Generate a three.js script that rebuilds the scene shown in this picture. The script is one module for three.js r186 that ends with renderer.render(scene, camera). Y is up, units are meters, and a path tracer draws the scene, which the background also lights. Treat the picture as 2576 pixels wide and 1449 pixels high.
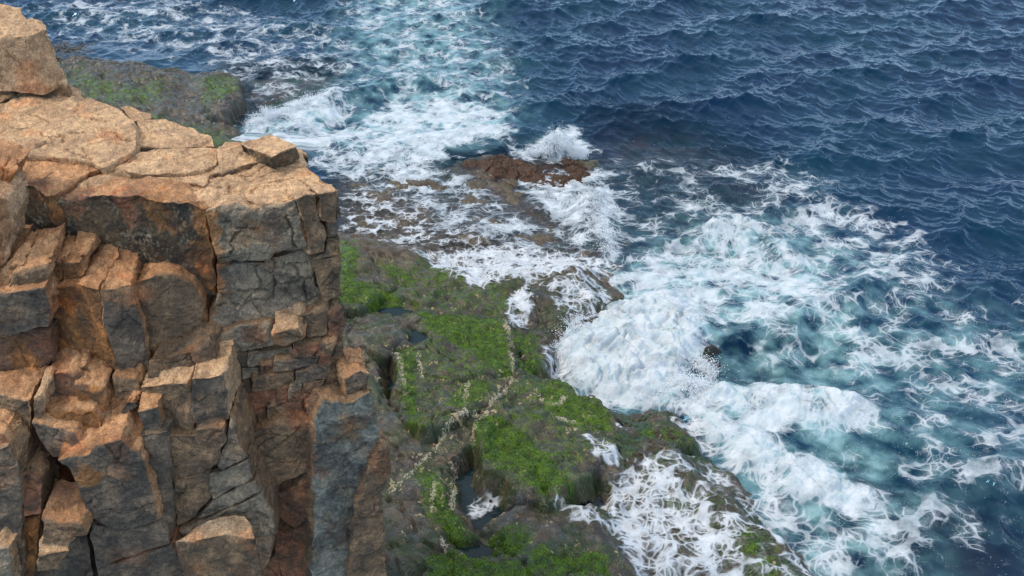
import * as THREE from 'three';
import { createNoise2D, createNoise3D } from 'simplex-noise';

// ---------------------------------------------------------------- camera, sky, sun, exposure
const scene = new THREE.Scene();
const EYE_HEIGHT = 16, PITCH = 35 * Math.PI / 180, FOV = 36;
const camera = new THREE.PerspectiveCamera(FOV, 16 / 9, 0.1, 6000);
camera.position.set(0, EYE_HEIGHT, 0);
camera.rotation.set(-PITCH, 0, 0);
const renderer = new THREE.WebGLRenderer({ antialias: true });
renderer.toneMapping = THREE.LinearToneMapping;
renderer.toneMappingExposure = 1.4;
renderer.shadowMap.enabled = true;
{
  const w = 256, h = 128, d = new Float32Array(w * h * 4);
  const zen = [1.06, 1.03, 1.0], mid = [0.29, 0.53, 0.88], hor = [0.76, 1.03, 1.34];
  for (let j = 0; j < h; j++) {
    const e = Math.sin(((j + 0.5) / h - 0.5) * Math.PI);
    const k = Math.max(0, e);
    for (let i = 0; i < w; i++) {
      const o = (j * w + i) * 4;
      for (let c = 0; c < 3; c++) {
        const a = k < 0.45 ? hor[c] + (mid[c] - hor[c]) * Math.pow(k / 0.45, 1.25) : mid[c] + (zen[c] - mid[c]) * (k - 0.45) / 0.55;
        d[o + c] = a * 0.95;
      }
      d[o + 3] = 1;
    }
  }
  const sky = new THREE.DataTexture(d, w, h, THREE.RGBAFormat, THREE.FloatType);
  sky.mapping = THREE.EquirectangularReflectionMapping;
  sky.magFilter = THREE.LinearFilter;
  sky.needsUpdate = true;
  scene.background = sky;
  scene.environment = sky;
}
const sun = new THREE.DirectionalLight(new THREE.Color(1.0, 0.9, 0.76), 1.5);
sun.position.set(-46, 62, -18);
sun.target.position.set(0, 4, -16);
sun.castShadow = true;
sun.shadow.radius = 22;
sun.shadow.mapSize.set(2048, 2048);
Object.assign(sun.shadow.camera, { left: -45, right: 45, top: 45, bottom: -45, near: 1, far: 180 });
scene.add(sun, sun.target);

// ---------------------------------------------------------------- numbers, noise, placing
let seed = 1234567;
const rnd = () => { seed = (seed + 0x6d2b79f5) | 0; let t = Math.imul(seed ^ (seed >>> 15), 1 | seed); t = (t + Math.imul(t ^ (t >>> 7), 61 | t)) ^ t; return ((t ^ (t >>> 14)) >>> 0) / 4294967296; };
const n2 = createNoise2D(rnd), n3 = createNoise3D(rnd);
const clamp = (x, a = 0, b = 1) => (x < a ? a : x > b ? b : x);
const sstep = (a, b, x) => { const t = clamp((x - a) / (b - a)); return t * t * (3 - 2 * t); };
const lerp = (a, b, t) => a + (b - a) * t;
const fbm2 = (x, z, o = 4) => { let s = 0, a = 0.5, f = 1; for (let i = 0; i < o; i++) { s += a * n2(x * f + i * 17.3, z * f - i * 9.1); a *= 0.5; f *= 2.03; } return s; };
const fbm3 = (x, y, z, o = 4) => { let s = 0, a = 0.5, f = 1; for (let i = 0; i < o; i++) { s += a * n3(x * f + i * 7.7, y * f, z * f - i * 5.1); a *= 0.5; f *= 2.03; } return s; };
const hash = (i, j, k = 0) => { let h = Math.imul(i, 374761393) ^ Math.imul(j, 668265263) ^ Math.imul(k, 2147483647 - 1274126177); h = Math.imul(h ^ (h >>> 13), 1274126177); return ((h ^ (h >>> 16)) >>> 0) / 4294967296; };
// distance to the wall between cells
function vor2(x, y) {
  const ix = Math.floor(x), iy = Math.floor(y);
  let best = 9, mx = 0, my = 0, mi = 0, mj = 0;
  for (let j = -1; j <= 1; j++) for (let i = -1; i <= 1; i++) {
    const cx = ix + i, cy = iy + j, px = cx + 0.08 + 0.84 * hash(cx, cy, 1) - x, py = cy + 0.08 + 0.84 * hash(cx, cy, 2) - y, d = px * px + py * py;
    if (d < best) { best = d; mx = px; my = py; mi = cx; mj = cy; }
  }
  let e = 9;
  for (let j = -1; j <= 1; j++) for (let i = -1; i <= 1; i++) {
    if (!i && !j) continue;
    const cx = mi + i, cy = mj + j, px = cx + 0.08 + 0.84 * hash(cx, cy, 1) - x, py = cy + 0.08 + 0.84 * hash(cx, cy, 2) - y, qx = px - mx, qy = py - my;
    const d = ((px + mx) * qx + (py + my) * qy) / (2 * Math.sqrt(qx * qx + qy * qy));
    if (d < e) e = d;
  }
  return Math.min(e, 0.85 * (0.66 - Math.sqrt(best)));
}
const vor2out = [0, 0];
function cell2(x, y) {
  const ix = Math.floor(x), iy = Math.floor(y);
  let a = 9, b = 9, id = 0;
  for (let j = -1; j <= 1; j++) for (let i = -1; i <= 1; i++) {
    const cx = ix + i, cy = iy + j, px = cx + hash(cx, cy, 1) - x, py = cy + hash(cx, cy, 2) - y, d = px * px + py * py;
    if (d < a) { b = a; a = d; id = hash(cx, cy, 3); } else if (d < b) b = d;
  }
  vor2out[0] = Math.sqrt(b) - Math.sqrt(a); vor2out[1] = id;
  return vor2out;
}
// broken bedding: pieces at slightly different levels with narrow joints, and finer chips
function broken(x, z, k = 1) {
  const wx = x + 0.12 * n2(x * 1.4, z * 1.4) + 0.03 * n2(x * 6, z * 6), wz = z + 0.12 * n2(x * 1.4 + 3, z * 1.4) + 0.03 * n2(x * 6 + 4, z * 6), u = wx * 0.86 + wz * 0.5, v = wz * 0.86 - wx * 0.5;
  let c = cell2(u * 0.62, v * 1.05), h = (c[1] - 0.5) * 0.11 * sstep(0, 0.1, c[0]) - 0.06 * (1 - sstep(0.0, 0.05, c[0]));
  c = cell2(u * 2.1 + 9, v * 3.0); h += ((c[1] - 0.5) * 0.045 * sstep(0, 0.12, c[0]) - 0.018 * (1 - sstep(0, 0.09, c[0]))) * sstep(-0.3, 0.4, n2(x * 0.7 + 8, z * 0.7));
  h += 0.05 * (0.5 - Math.abs(n2(u * 1.3, v * 3.1))) + 0.022 * (0.5 - Math.abs(n2(u * 3.7 + 5, v * 8))) + 0.010 * n2(x * 14, z * 14);
  return h * k;
}
const vor3out = [0, 0];
function vor3(x, y, z) {
  const ix = Math.floor(x), iy = Math.floor(y), iz = Math.floor(z);
  let a = 9, b = 9, id = 0;
  for (let k = -1; k <= 1; k++) for (let j = -1; j <= 1; j++) for (let i = -1; i <= 1; i++) {
    const cx = ix + i, cy = iy + j, cz = iz + k, h = hash(cx, cy, cz), h2 = (h * 7919.13) % 1, h3 = (h * 104729.7) % 1;
    const px = cx + h - x, py = cy + h2 - y, pz = cz + h3 - z, d = px * px + py * py + pz * pz;
    if (d < a) { b = a; a = d; id = h2; } else if (d < b) b = d;
  }
  vor3out[0] = Math.sqrt(b) - Math.sqrt(a); vor3out[1] = id;
  return vor3out;
}
// real places, measured along sight lines of the survey view (2576 x 1449 units)
const FL = 724.5 / Math.tan(FOV * Math.PI / 360), CT = Math.cos(PITCH), ST = Math.sin(PITCH);
const ray = (px, py) => { const u = (px - 1288) / FL, v = -(py - 724.5) / FL; return [u, v * CT - ST, -(CT + v * ST)]; };
const onY = (px, py, h) => { const r = ray(px, py), k = (h - EYE_HEIGHT) / r[1]; return new THREE.Vector3(r[0] * k, h, r[2] * k); };
const onF = (px, py, F) => { const r = ray(px, py), k = -F / r[2]; return new THREE.Vector3(r[0] * k, EYE_HEIGHT + r[1] * k, -F); };
const ground2 = (list, h = 0) => list.map(([a, b]) => { const p = onY(a, b, h); return [p.x, p.z]; });
// signed distance to a polygon, positive inside
function makeSDF(poly) {
  const n = poly.length;
  let x0 = 1e9, x1 = -1e9, z0 = 1e9, z1 = -1e9;
  for (const [x, z] of poly) { x0 = Math.min(x0, x); x1 = Math.max(x1, x); z0 = Math.min(z0, z); z1 = Math.max(z1, z); }
  const f = (x, z) => {
    const ox = Math.max(x0 - x, x - x1, 0), oz = Math.max(z0 - z, z - z1, 0);
    if (ox > 4 || oz > 4) return -Math.max(ox, oz);
    let d = 1e9, inside = false;
    for (let i = 0, j = n - 1; i < n; j = i++) {
      const ax = poly[j][0], az = poly[j][1], ex = poly[i][0] - ax, ez = poly[i][1] - az, wx = x - ax, wz = z - az;
      const t = clamp((wx * ex + wz * ez) / (ex * ex + ez * ez)), qx = wx - ex * t, qz = wz - ez * t;
      d = Math.min(d, qx * qx + qz * qz);
      if ((az > z) !== (poly[i][1] > z) && x < (poly[i][0] - ax) * (z - az) / (poly[i][1] - az) + ax) inside = !inside;
    }
    return inside ? Math.sqrt(d) : -Math.sqrt(d);
  };
  f.box = [x0, x1, z0, z1];
  return f;
}
// a smooth field kept on a coarse grid
function field(x0, x1, z0, z1, step, fn) {
  const nx = Math.ceil((x1 - x0) / step) + 2, nz = Math.ceil((z1 - z0) / step) + 2, d = new Float32Array(nx * nz);
  for (let j = 0; j < nz; j++) for (let i = 0; i < nx; i++) d[j * nx + i] = fn(x0 + i * step, z0 + j * step);
  return (x, z) => {
    const u = clamp((x - x0) / step, 0, nx - 1.001), v = clamp((z - z0) / step, 0, nz - 1.001), i = u | 0, j = v | 0, a = u - i, b = v - j, o = j * nx + i;
    return (d[o] * (1 - a) + d[o + 1] * a) * (1 - b) + (d[o + nx] * (1 - a) + d[o + nx + 1] * a) * b;
  };
}
const taken = new Map();
const numbered = (name) => { const k = taken.get(name) ?? 0; taken.set(name, k + 1); return k ? name + '_' + String(k).padStart(3, '0') : name; };
function tag(o, label, category, group, kind) {
  if (label) o.userData.label = label;
  if (category) o.userData.category = category;
  if (group) o.userData.group = group;
  if (kind) o.userData.kind = kind;
  return o;
}
function add(name, geometry, material, parent = scene) {
  const m = new THREE.Mesh(geometry, material);
  m.name = parent === scene ? numbered(name) : name;
  m.castShadow = m.receiveShadow = true;
  parent.add(m);
  return m;
}
function geo(pos, index, extra = {}) {
  const g = new THREE.BufferGeometry();
  g.setAttribute('position', new THREE.BufferAttribute(pos instanceof Float32Array ? pos : new Float32Array(pos), 3));
  if (extra.color) g.setAttribute('color', new THREE.BufferAttribute(extra.color, extra.color.length / (pos.length / 3)));
  if (extra.uv) g.setAttribute('uv', new THREE.BufferAttribute(extra.uv, 2));
  if (extra.uv1) g.setAttribute('uv1', new THREE.BufferAttribute(extra.uv1, 2));
  g.setIndex(new THREE.BufferAttribute(index instanceof Uint32Array ? index : new Uint32Array(index), 1));
  g.computeVertexNormals();
  return g;
}
function dataTexture(data, w, h, srgb, repeat) {
  const t = new THREE.DataTexture(data, w, h, THREE.RGBAFormat, THREE.UnsignedByteType);
  t.magFilter = THREE.LinearFilter; t.minFilter = THREE.LinearMipmapLinearFilter; t.generateMipmaps = true;
  if (srgb) t.colorSpace = THREE.SRGBColorSpace;
  t.wrapS = t.wrapT = repeat ? THREE.RepeatWrapping : THREE.ClampToEdgeWrapping;
  t.needsUpdate = true;
  return t;
}
const toS = (x) => { x = clamp(x); return 255 * (x <= 0.0031308 ? x * 12.92 : 1.055 * Math.pow(x, 1 / 2.4) - 0.055); };

// ---------------------------------------------------------------- shelf rocks: outlines and heights
const mossySlabs = [
  { n: 'mossy_slab', l: 'broad mossy slab with barnacled cracks beside the dark narrow channel', h: 1.25, e: 0.16, q: 0.14, t: [-0.03, 0.05], p: [[1046, 792], [1150, 780], [1240, 797], [1262, 806], [1280, 862], [1290, 932], [1266, 962], [1226, 1006], [1176, 1046], [1110, 1086], [1058, 1092], [1022, 1060], [1006, 960], [998, 892], [1040, 872], [1110, 850]] },
  { n: 'mossy_slab', l: 'bright green mossy slab sloping toward the foaming pool, right of the barnacled crack', h: 1.28, e: 0.2, q: 0.18, t: [-0.02, 0.03], p: [[1292, 958], [1360, 944], [1428, 948], [1452, 985], [1536, 1020], [1556, 1080], [1548, 1124], [1500, 1150], [1470, 1190], [1424, 1238], [1372, 1252], [1290, 1226], [1234, 1176], [1202, 1112], [1194, 1078], [1240, 1006]] },
  { n: 'mossy_mound', l: 'brown-green mossy mound above the trickle, next to the surging white foam', h: 0.95, e: 0.6, q: 0.75, t: [0.02, 0.02], p: [[1572, 1040], [1640, 1028], [1706, 1040], [1764, 1092], [1752, 1116], [1700, 1118], [1600, 1096]] },
  { n: 'mossy_rock', l: 'small rounded brown rock capped with moss beside the trickle', h: 0.8, e: 0.3, q: 0.5, t: [0, 0], p: [[1566, 1130], [1606, 1118], [1644, 1122], [1646, 1148], [1604, 1162], [1570, 1154]] },
  { n: 'wet_slab', l: 'wet dark slab with a moss edge between the cliff foot and the foamy pool', h: 1.0, e: 0.35, t: [0.03, 0.02], p: [[986, 1226], [1056, 1156], [1140, 1148], [1146, 1280], [1194, 1342], [1130, 1334], [1060, 1306], [1000, 1302]] },
  { n: 'mossy_slab', l: 'long mossy slab with barnacle spots along the bottom edge of the view', h: 1.15, e: 0.45, t: [0, 0.05], p: [[1084, 1386], [1150, 1392], [1240, 1412], [1300, 1390], [1400, 1376], [1500, 1392], [1524, 1440], [1530, 1500], [1060, 1500]] },
  { n: 'mossy_rock', l: 'pair-topped moss hump with a split, just below the foamy pool', h: 1.05, e: 0.35, t: [0, 0], p: [[1236, 1346], [1280, 1322], [1330, 1330], [1420, 1344], [1440, 1366], [1340, 1376], [1270, 1392]] },
  { n: 'wet_slab', l: 'smooth dark slab with pale streaks between cliff edge and dark green pool', h: 1.25, e: 0.35, t: [0.02, 0.03], p: [[850, 792], [940, 786], [1040, 800], [1026, 828], [1012, 860], [988, 890], [936, 902], [850, 900]] },
  { n: 'wedge_slab', l: 'grey wedge slab with bright moss patches beside the granite corner', h: 1.35, e: 0.3, t: [-0.04, 0.04], p: [[830, 600], [866, 596], [930, 636], [984, 708], [972, 730], [900, 776], [830, 780]] },
  { n: 'weedy_ledge', l: 'weed-hung brown ledge with trickling cascade facing the breaking wave', h: 1.0, e: 0.7, q: 0.9, t: [0.01, 0.02], p: [[1290, 830], [1322, 760], [1392, 756], [1496, 694], [1536, 760], [1480, 796], [1404, 838], [1372, 932], [1306, 946]] },
  { n: 'wave_washed_ridge', l: 'foam-laced mossy ridge running to the bottom edge beside the open surge', h: 0.92, e: 0.8, q: 0.8, t: [-0.02, 0.01], p: [[1616, 1168], [1690, 1140], [1760, 1150], [1840, 1220], [1960, 1330], [2070, 1440], [2110, 1500], [1900, 1500], [1846, 1330], [1720, 1230], [1640, 1200]] },
  { n: 'brown_rock', k: 2.4, l: 'low brown rock awash below the upright spray plume', h: 0.14, e: 1.5, q: 0.55, t: [0, 0], p: [[1150, 404], [1204, 384], [1300, 372], [1344, 392], [1440, 386], [1520, 428], [1500, 468], [1400, 478], [1300, 466], [1220, 446]] },
  { n: 'dark_rock', l: 'small black wet rock standing in the thick white foam', h: 0.38, e: 0.8, q: 0.9, t: [0, 0], p: [[1736, 886], [1790, 836], [1832, 866], [1792, 920], [1744, 916]] },
  { n: 'dark_rock', l: 'small dark rock breaking the thin sheet of water near the middle', h: 0.2, e: 0.5, q: 0.5, t: [0, 0], p: [[1140, 592], [1196, 580], [1244, 602], [1182, 612]] },
];
for (const s of mossySlabs) {
  if (s.h > 0.7) s.h -= 0.3;
  s.sdf = makeSDF(ground2(s.p, s.h));
  const b = s.sdf.box;
  s.c = [(b[0] + b[1]) / 2, (b[2] + b[3]) / 2];
}
function slabHeight(s, x, z) {
  const wx = x + 0.14 * n2(x * 0.9 + s.h * 9, z * 0.9) + 0.03 * n2(x * 4, z * 4 + 3), wz = z + 0.14 * n2(x * 0.9 - 7, z * 0.9 + s.h * 5) + 0.03 * n2(x * 4 + 9, z * 4);
  const d = s.sdf(wx, wz);
  if (d < -0.35) return -9;
  const t = clamp((d + 0.12) / s.e), edge = 1 - Math.sqrt(Math.max(0, 1 - (1 - t) * (1 - t)));
  let h = s.h + s.t[0] * (x - s.c[0]) + s.t[1] * (z - s.c[1]) + 0.2 * fbm2(x * 0.7, z * 0.7, 2) + broken(x, z, s.k ?? 1);
  h -= 0.05 * Math.pow(1 - Math.abs(n2(x * 0.8 + z * 0.5, z * 0.9 - x * 0.3)), 6);
  h -= edge * (s.q ?? 0.34);
  if (d < -0.12) h -= (-0.12 - d) * 2.6;
  return h;
}
const pools = [
  { l: 'foam-streaked tide pool below the bright green slab', y: 0.66, p: [[1138, 1214], [1190, 1176], [1262, 1190], [1296, 1254], [1330, 1270], [1260, 1300], [1204, 1340], [1156, 1306]], f: 0.5 },
  { l: 'small dark green tide pool on the rock shelf near the cliff', y: 0.98, p: [[1028, 842], [1050, 826], [1084, 824], [1114, 844], [1078, 866], [1038, 862]], f: 0 },
  { l: 'still dark pool mirroring the sky in the narrow channel', y: 0.66, p: [[972, 936], [1004, 930], [1012, 1000], [1018, 1050], [1000, 1040], [984, 990]], f: 0 },
  { l: 'shadowed little tide pool under the pinkish rim', y: 0.78, p: [[1134, 1366], [1186, 1356], [1236, 1372], [1250, 1400], [1180, 1408]], f: 0 },
  { l: 'shallow pool with dark weed beside the green slab', y: 0.6, p: [[1424, 1240], [1480, 1226], [1512, 1250], [1520, 1290], [1440, 1290]], f: 0.25 },
  { l: 'long sliver of dark water above the smooth dark slab', y: 1.0, p: [[940, 776], [1000, 772], [1046, 784], [1000, 794], [950, 788]], f: 0 },
];
for (const q of pools) q.y -= 0.3;
for (const q of pools) q.sdf = makeSDF(ground2(q.p, q.y));
const shoreSDF = makeSDF(ground2([[500, 540], [860, 560], [1060, 600], [1130, 640], [1290, 640], [1560, 640], [1570, 760], [1500, 810], [1420, 850], [1400, 900], [1450, 960], [1560, 1016], [1700, 1012], [1790, 1090], [1860, 1196], [1960, 1296], [2140, 1460], [2200, 1600], [500, 1600]], 0.4));
const washSDF = makeSDF(ground2([[500, 460], [860, 430], [1120, 400], [1300, 380], [1500, 400], [1580, 520], [1600, 660], [1600, 760], [1000, 760], [500, 700]], 0.1));
// ---------------------------------------------------------------- the sea: where foam, churned water and shallows lie
const foamAreas = [
  [1.0, 0.7, [[1390, 860], [1450, 806], [1560, 776], [1650, 745], [1720, 764], [1780, 826], [1750, 880], [1720, 950], [1790, 985], [1740, 1012], [1560, 1022], [1460, 990], [1440, 944], [1386, 930]]],
  [0.86, 0.8, [[1560, 1012], [1700, 985], [1900, 985], [2050, 992], [2160, 1020], [2190, 1060], [2100, 1100], [1900, 1086], [1780, 1046]]],
  [0.62, 1.2, [[1520, 690], [1640, 644], [1750, 584], [1850, 560], [1980, 590], [2090, 700], [2070, 780], [1900, 826], [1790, 816], [1700, 750], [1560, 772]]],
  [0.95, 0.8, [[1680, 1016], [1780, 1044], [1900, 1110], [2050, 1180], [2190, 1250], [2140, 1310], [2000, 1250], [1900, 1200], [1850, 1170], [1780, 1090]]],
  [0.55, 1.2, [[1900, 1240], [2150, 1310], [2300, 1390], [2310, 1460], [2060, 1460]]],
  [0.25, 2.4, [[1950, 600], [2200, 560], [2500, 800], [2600, 900], [2600, 1300], [2300, 1400], [2150, 1250], [2100, 1000], [2000, 850]]],
  [0.74, 1.1, [[760, 372], [900, 312], [1000, 262], [1150, 244], [1265, 300], [1262, 346], [1120, 382], [1092, 430], [1180, 480], [1120, 500], [950, 470], [850, 430]]],
  [0.5, 0.9, [[1040, 450], [1180, 478], [1300, 540], [1500, 590], [1530, 640], [1400, 690], [1280, 620], [1100, 560], [960, 480]]],
  [0.32, 2.2, [[130, 10], [420, 0], [700, 60], [880, 120], [700, 160], [560, 150], [400, 120], [200, 90]]],
  [0.3, 2.0, [[900, -10], [1180, -10], [1200, 80], [1260, 200], [1240, 290], [1000, 300], [900, 140]]],
  [0.75, 1.2, [[600, 322], [700, 272], [850, 236], [870, 286], [800, 340], [720, 372]]],
  [0.36, 1.4, [[540, 150], [640, 110], [760, 110], [860, 150], [840, 240], [640, 260]]],
  [0.8, 0.8, [[1290, 458], [1380, 440], [1500, 430], [1560, 560], [1542, 650], [1480, 590], [1350, 520]]],
  [0.9, 0.7, [[1300, 384], [1380, 352], [1440, 330], [1480, 380], [1450, 396], [1330, 396]]],
  [0.42, 1.6, [[1780, 430], [2000, 440], [2150, 540], [2330, 650], [2330, 800], [2080, 700], [1900, 520]]],
  [0.3, 1.5, [[1540, 430], [1700, 420], [1850, 560], [1700, 640], [1560, 600]]],
  [0.5, 1.4, [[2100, 820], [2450, 850], [2440, 890], [2150, 920], [2000, 880]]],
].map(([d, s, p]) => [d, s, makeSDF(ground2(p, 0))]);
const churnAreas = [
  [0.72, 3.0, [[1390, 800], [1560, 690], [1850, 560], [2100, 640], [2150, 800], [2250, 980], [2300, 1200], [2250, 1400], [2050, 1400], [1800, 1100], [1500, 1010]]],
  [0.65, 3.5, [[900, -20], [1200, -20], [1260, 180], [1280, 330], [1100, 380], [900, 340], [880, 150]]],
  [0.42, 4.0, [[2200, 760], [2600, 850], [2600, 1200], [2300, 1250], [2200, 1000]]],
  [0.6, 2.0, [[620, 330], [850, 230], [880, 290], [760, 370]]],
].map(([d, s, p]) => [d, s, makeSDF(ground2(p, 0))]);
const shallowAreas = [
  [0.97, 1.6, [[850, 430], [1120, 390], [1300, 370], [1520, 400], [1560, 620], [1540, 700], [1000, 700], [850, 600]]],
  [0.5, 2.5, [[1480, 280], [1640, 280], [1900, 380], [1950, 520], [1700, 640], [1560, 640], [1500, 420]]],
  [0.9, 1.2, [[560, 160], [860, 150], [820, 240], [620, 320], [560, 320]]],
  [0.4, 2.0, [[1790, 830], [2000, 870], [1900, 980], [1760, 940]]],
  [0.6, 3.0, [[2200, 1270], [2500, 1280], [2500, 1449], [2150, 1449]]],
].map(([d, s, p]) => [d, s, makeSDF(ground2(p, 0))]);
const heapAreas = [
  [0.55, 0.9, [[1400, 866], [1560, 786], [1680, 756], [1760, 830], [1730, 900], [1700, 960], [1600, 1000], [1470, 975]]],
  [0.40, 0.7, [[1640, 996], [1900, 990], [2100, 1000], [2160, 1030], [2060, 1066], [1860, 1050], [1720, 1030]]],
  [0.35, 0.7, [[1750, 1040], [1920, 1130], [2080, 1200], [2180, 1250], [2080, 1260], [1900, 1180], [1800, 1100]]],
  [0.35, 0.6, [[1440, 500], [1510, 490], [1535, 600], [1530, 640], [1470, 590]]],
  [0.30, 0.8, [[620, 330], [740, 280], [850, 246], [820, 310], [700, 350]]],
  [0.75, 0.45, [[1376, 376], [1404, 352], [1436, 374], [1420, 392], [1384, 394]]],
  [0.38, 0.7, [[1760, 590], [1850, 562], [1960, 600], [2000, 660], [1860, 630]]],
].map(([d, s, p]) => [d, s, makeSDF(ground2(p, 0))]);
const blend = (areas) => (x, z) => { let v = 0; for (const [d, s, f] of areas) v = Math.max(v, d * sstep(-s, s * 0.6, f(x, z))); return v; };
const SEA = [-40, 40, -60, -9];
const foamField = field(...SEA, 0.16, blend(foamAreas)), churnField = field(...SEA, 0.25, blend(churnAreas));
const shallowField = field(...SEA, 0.25, blend(shallowAreas)), heapField = field(...SEA, 0.12, blend(heapAreas));
const farLedgeSDF = makeSDF(ground2([[60, 120], [150, 108], [210, 104], [420, 138], [588, 152], [600, 190], [566, 262], [600, 300], [700, 350], [640, 380], [300, 330], [60, 230]], 0.5));
const basinSDF = makeSDF(ground2([[1520, 1250], [1560, 1190], [1610, 1180], [1700, 1230], [1790, 1300], [1850, 1360], [1862, 1500], [1640, 1500], [1560, 1400]], 0.5));
const seaShelf = (x, z) => {
  const w = 0.5 * fbm2(x * 0.35 + 4, z * 0.35, 2), d = shoreSDF(x, z) + w, e = washSDF(x, z) + w;
  let h = -2.6 + 2.56 * sstep(-3.4, 0.4, e);
  h = Math.max(h, -1.5 + 1.6 * sstep(-1.4, 0.3, d) + 0.72 * sstep(0.1, 1.6, d) - 0.34 * sstep(-0.5, 0.5, basinSDF(x, z)), -1.9 + 1.5 * shallowField(x, z));
  h += 0.2 * fbm2(x * 0.6 + 1, z * 0.6, 3) + broken(x, z);
  h -= 0.06 * Math.pow(1 - Math.abs(n2(x * 0.9 - z * 0.4, z * 0.8)), 7);
  return h;
};
function baseGround(x, z) {
  let h = seaShelf(x, z);
  for (const q of pools) {
    const d = q.sdf(x + 0.08 * n2(x * 3, z * 3), z + 0.08 * n2(x * 3 + 5, z * 3));
    if (d > -0.5) { const k = sstep(-0.3, 0.1, d); h = lerp(h, q.y - 0.16 + (h * 0.06), k); if (d < 0.02 && d > -0.5) h = Math.max(h, lerp(h, q.y + 0.03, sstep(-0.5, -0.15, d) * 0.9)); }
  }
  return h;
}
const groundAt = (() => {
  const raw = (x, z) => { let h = baseGround(x, z); for (const s of mossySlabs) h = Math.max(h, slabHeight(s, x, z)); return h; };
  return field(-9, 13, -34, -9, 0.06, raw);
})();

const WAVES = [];
{
  let f = 2 * Math.PI / 7.5, a = 1;
  for (let i = 0; i < 26; i++) {
    const ang = (i < 3 ? 0.25 : 0.1) + (rnd() - 0.5) * (i < 4 ? 1.0 : 2.6);
    WAVES.push([Math.sin(ang), Math.cos(ang), f, a * (i < 5 ? 0.9 : i < 9 ? 1.0 : 1.05), rnd() * 6.283]);
    f *= 1.15; a *= 0.885;
  }
}
const WSUM = WAVES.reduce((s, w) => s + w[3], 0);
function openSea(x, z) {
  let px = x, pz = z, v = 0;
  for (const [dx, dz, f, a, ph] of WAVES) {
    const t = (dx * px + dz * pz) * f + ph, w = Math.exp(Math.sin(t) - 1), d = w * Math.cos(t);
    v += w * a;
    px -= dx * d * a * 0.34; pz -= dz * d * a * 0.34;
  }
  return v / WSUM - 0.42;
}
function seaHeight(x, z) {
  const depth = -groundAt(x, z), calm = z < -34 ? 1 - 0.72 * sstep(-3, 0.5, farLedgeSDF(x, z)) : 0.35 + 0.65 * sstep(0.1, 1.6, depth);
  const D = foamField(x, z), hp = heapField(x, z);
  let h = 1.9 * openSea(x, z) * calm * (1 - 0.45 * D);
  h += D * (0.10 * fbm2(x * 0.8, z * 0.8, 3) + 0.04 * Math.abs(n2(x * 2.6, z * 2.6)) + 0.012 * Math.abs(n2(x * 6.7 + 3, z * 6.7)));
  const qx = 0.8 * x + 0.45 * z + 0.5 * n2(x * 0.7, z * 0.7 + 3), qz = 1.1 * z - 0.7 * x + 0.5 * n2(x * 0.7 + 8, z * 0.7);
  if (hp > 0.001) h += hp * (0.7 + 0.5 * Math.abs(n2(qx * 0.7, qz * 1.0)) + 0.16 * Math.abs(n2(qx * 2.1 + 5, qz * 2.6)) + 0.05 * Math.abs(n2(qx * 4.6, qz * 4.6 + 2)) + 0.02 * n2(x * 12, z * 12));
  return h;
}
// the web of foam: 0 none, 1 thick
function foamWeb(x, z, D) {
  if (D < 0.03) { const s = n2(x * 0.9, z * 0.9) > 0.62 ? n2(x * 9, z * 9) : 0; return sstep(0.8, 0.92, s) * 0.8; }
  const g = fbm2(x * 0.45 + 11, z * 0.55, 3);
  const ax = x + 0.34 * n2(x * 0.5, z * 0.6) + 0.06 * n2(x * 1.9 + 3, z * 2.1), az = z + 0.3 * n2(x * 0.5 + 9, z * 0.6 + 4) + 0.06 * n2(x * 1.9, z * 2.1 + 8);
  const e1 = vor2(ax * 1.25, az * 1.7), e2 = vor2(ax * 3.0 + 5, az * 3.9), e3 = vor2(ax * 6.6, az * 8 + 3);
  const k = clamp(D + g * 0.6);
  const soft = fbm2(x * 1.4 + 8, z * 1.7, 4), fine = n2(x * 9, z * 10) * 0.6 + n2(x * 23, z * 25) * 0.4;
  const wall = (e, w, q) => 1 - sstep(w * 0.55, w * 1.25 + q, e);
  const kk = clamp(k + 0.22 * soft);
  let f = Math.max(
    wall(e1, 0.008 + 0.15 * kk * kk, 0.025) * sstep(0.08, 0.34, kk) * 0.78,
    wall(e2, 0.015 + 0.20 * kk * kk, 0.035) * sstep(0.16, 0.48, kk) * 0.74,
    wall(e3, 0.02 + 0.24 * kk * kk, 0.06) * sstep(0.42, 0.75, kk) * 0.8);
  f *= 0.5 + 0.5 * sstep(0.1, 0.8, kk) + 0.34 * soft + 0.14 * fine;
  f = Math.max(f, sstep(0.52, 1.06, k + 0.46 * soft + 0.1 * fine) * clamp(0.86 + 0.3 * soft + 0.16 * fine, 0.5, 1));          // thick froth
  f = Math.max(f, 0.36 * sstep(0.22, 0.85, k + 0.5 * soft + 0.16 * fine));                          // thin milky film
  const sp = n2(x * 17, z * 19) + 0.5 * n2(x * 2.1, z * 2.4); f = Math.max(f, 0.7 * sstep(1.02, 1.15, sp + 0.3 * k));
  return clamp(f);
}
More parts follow.
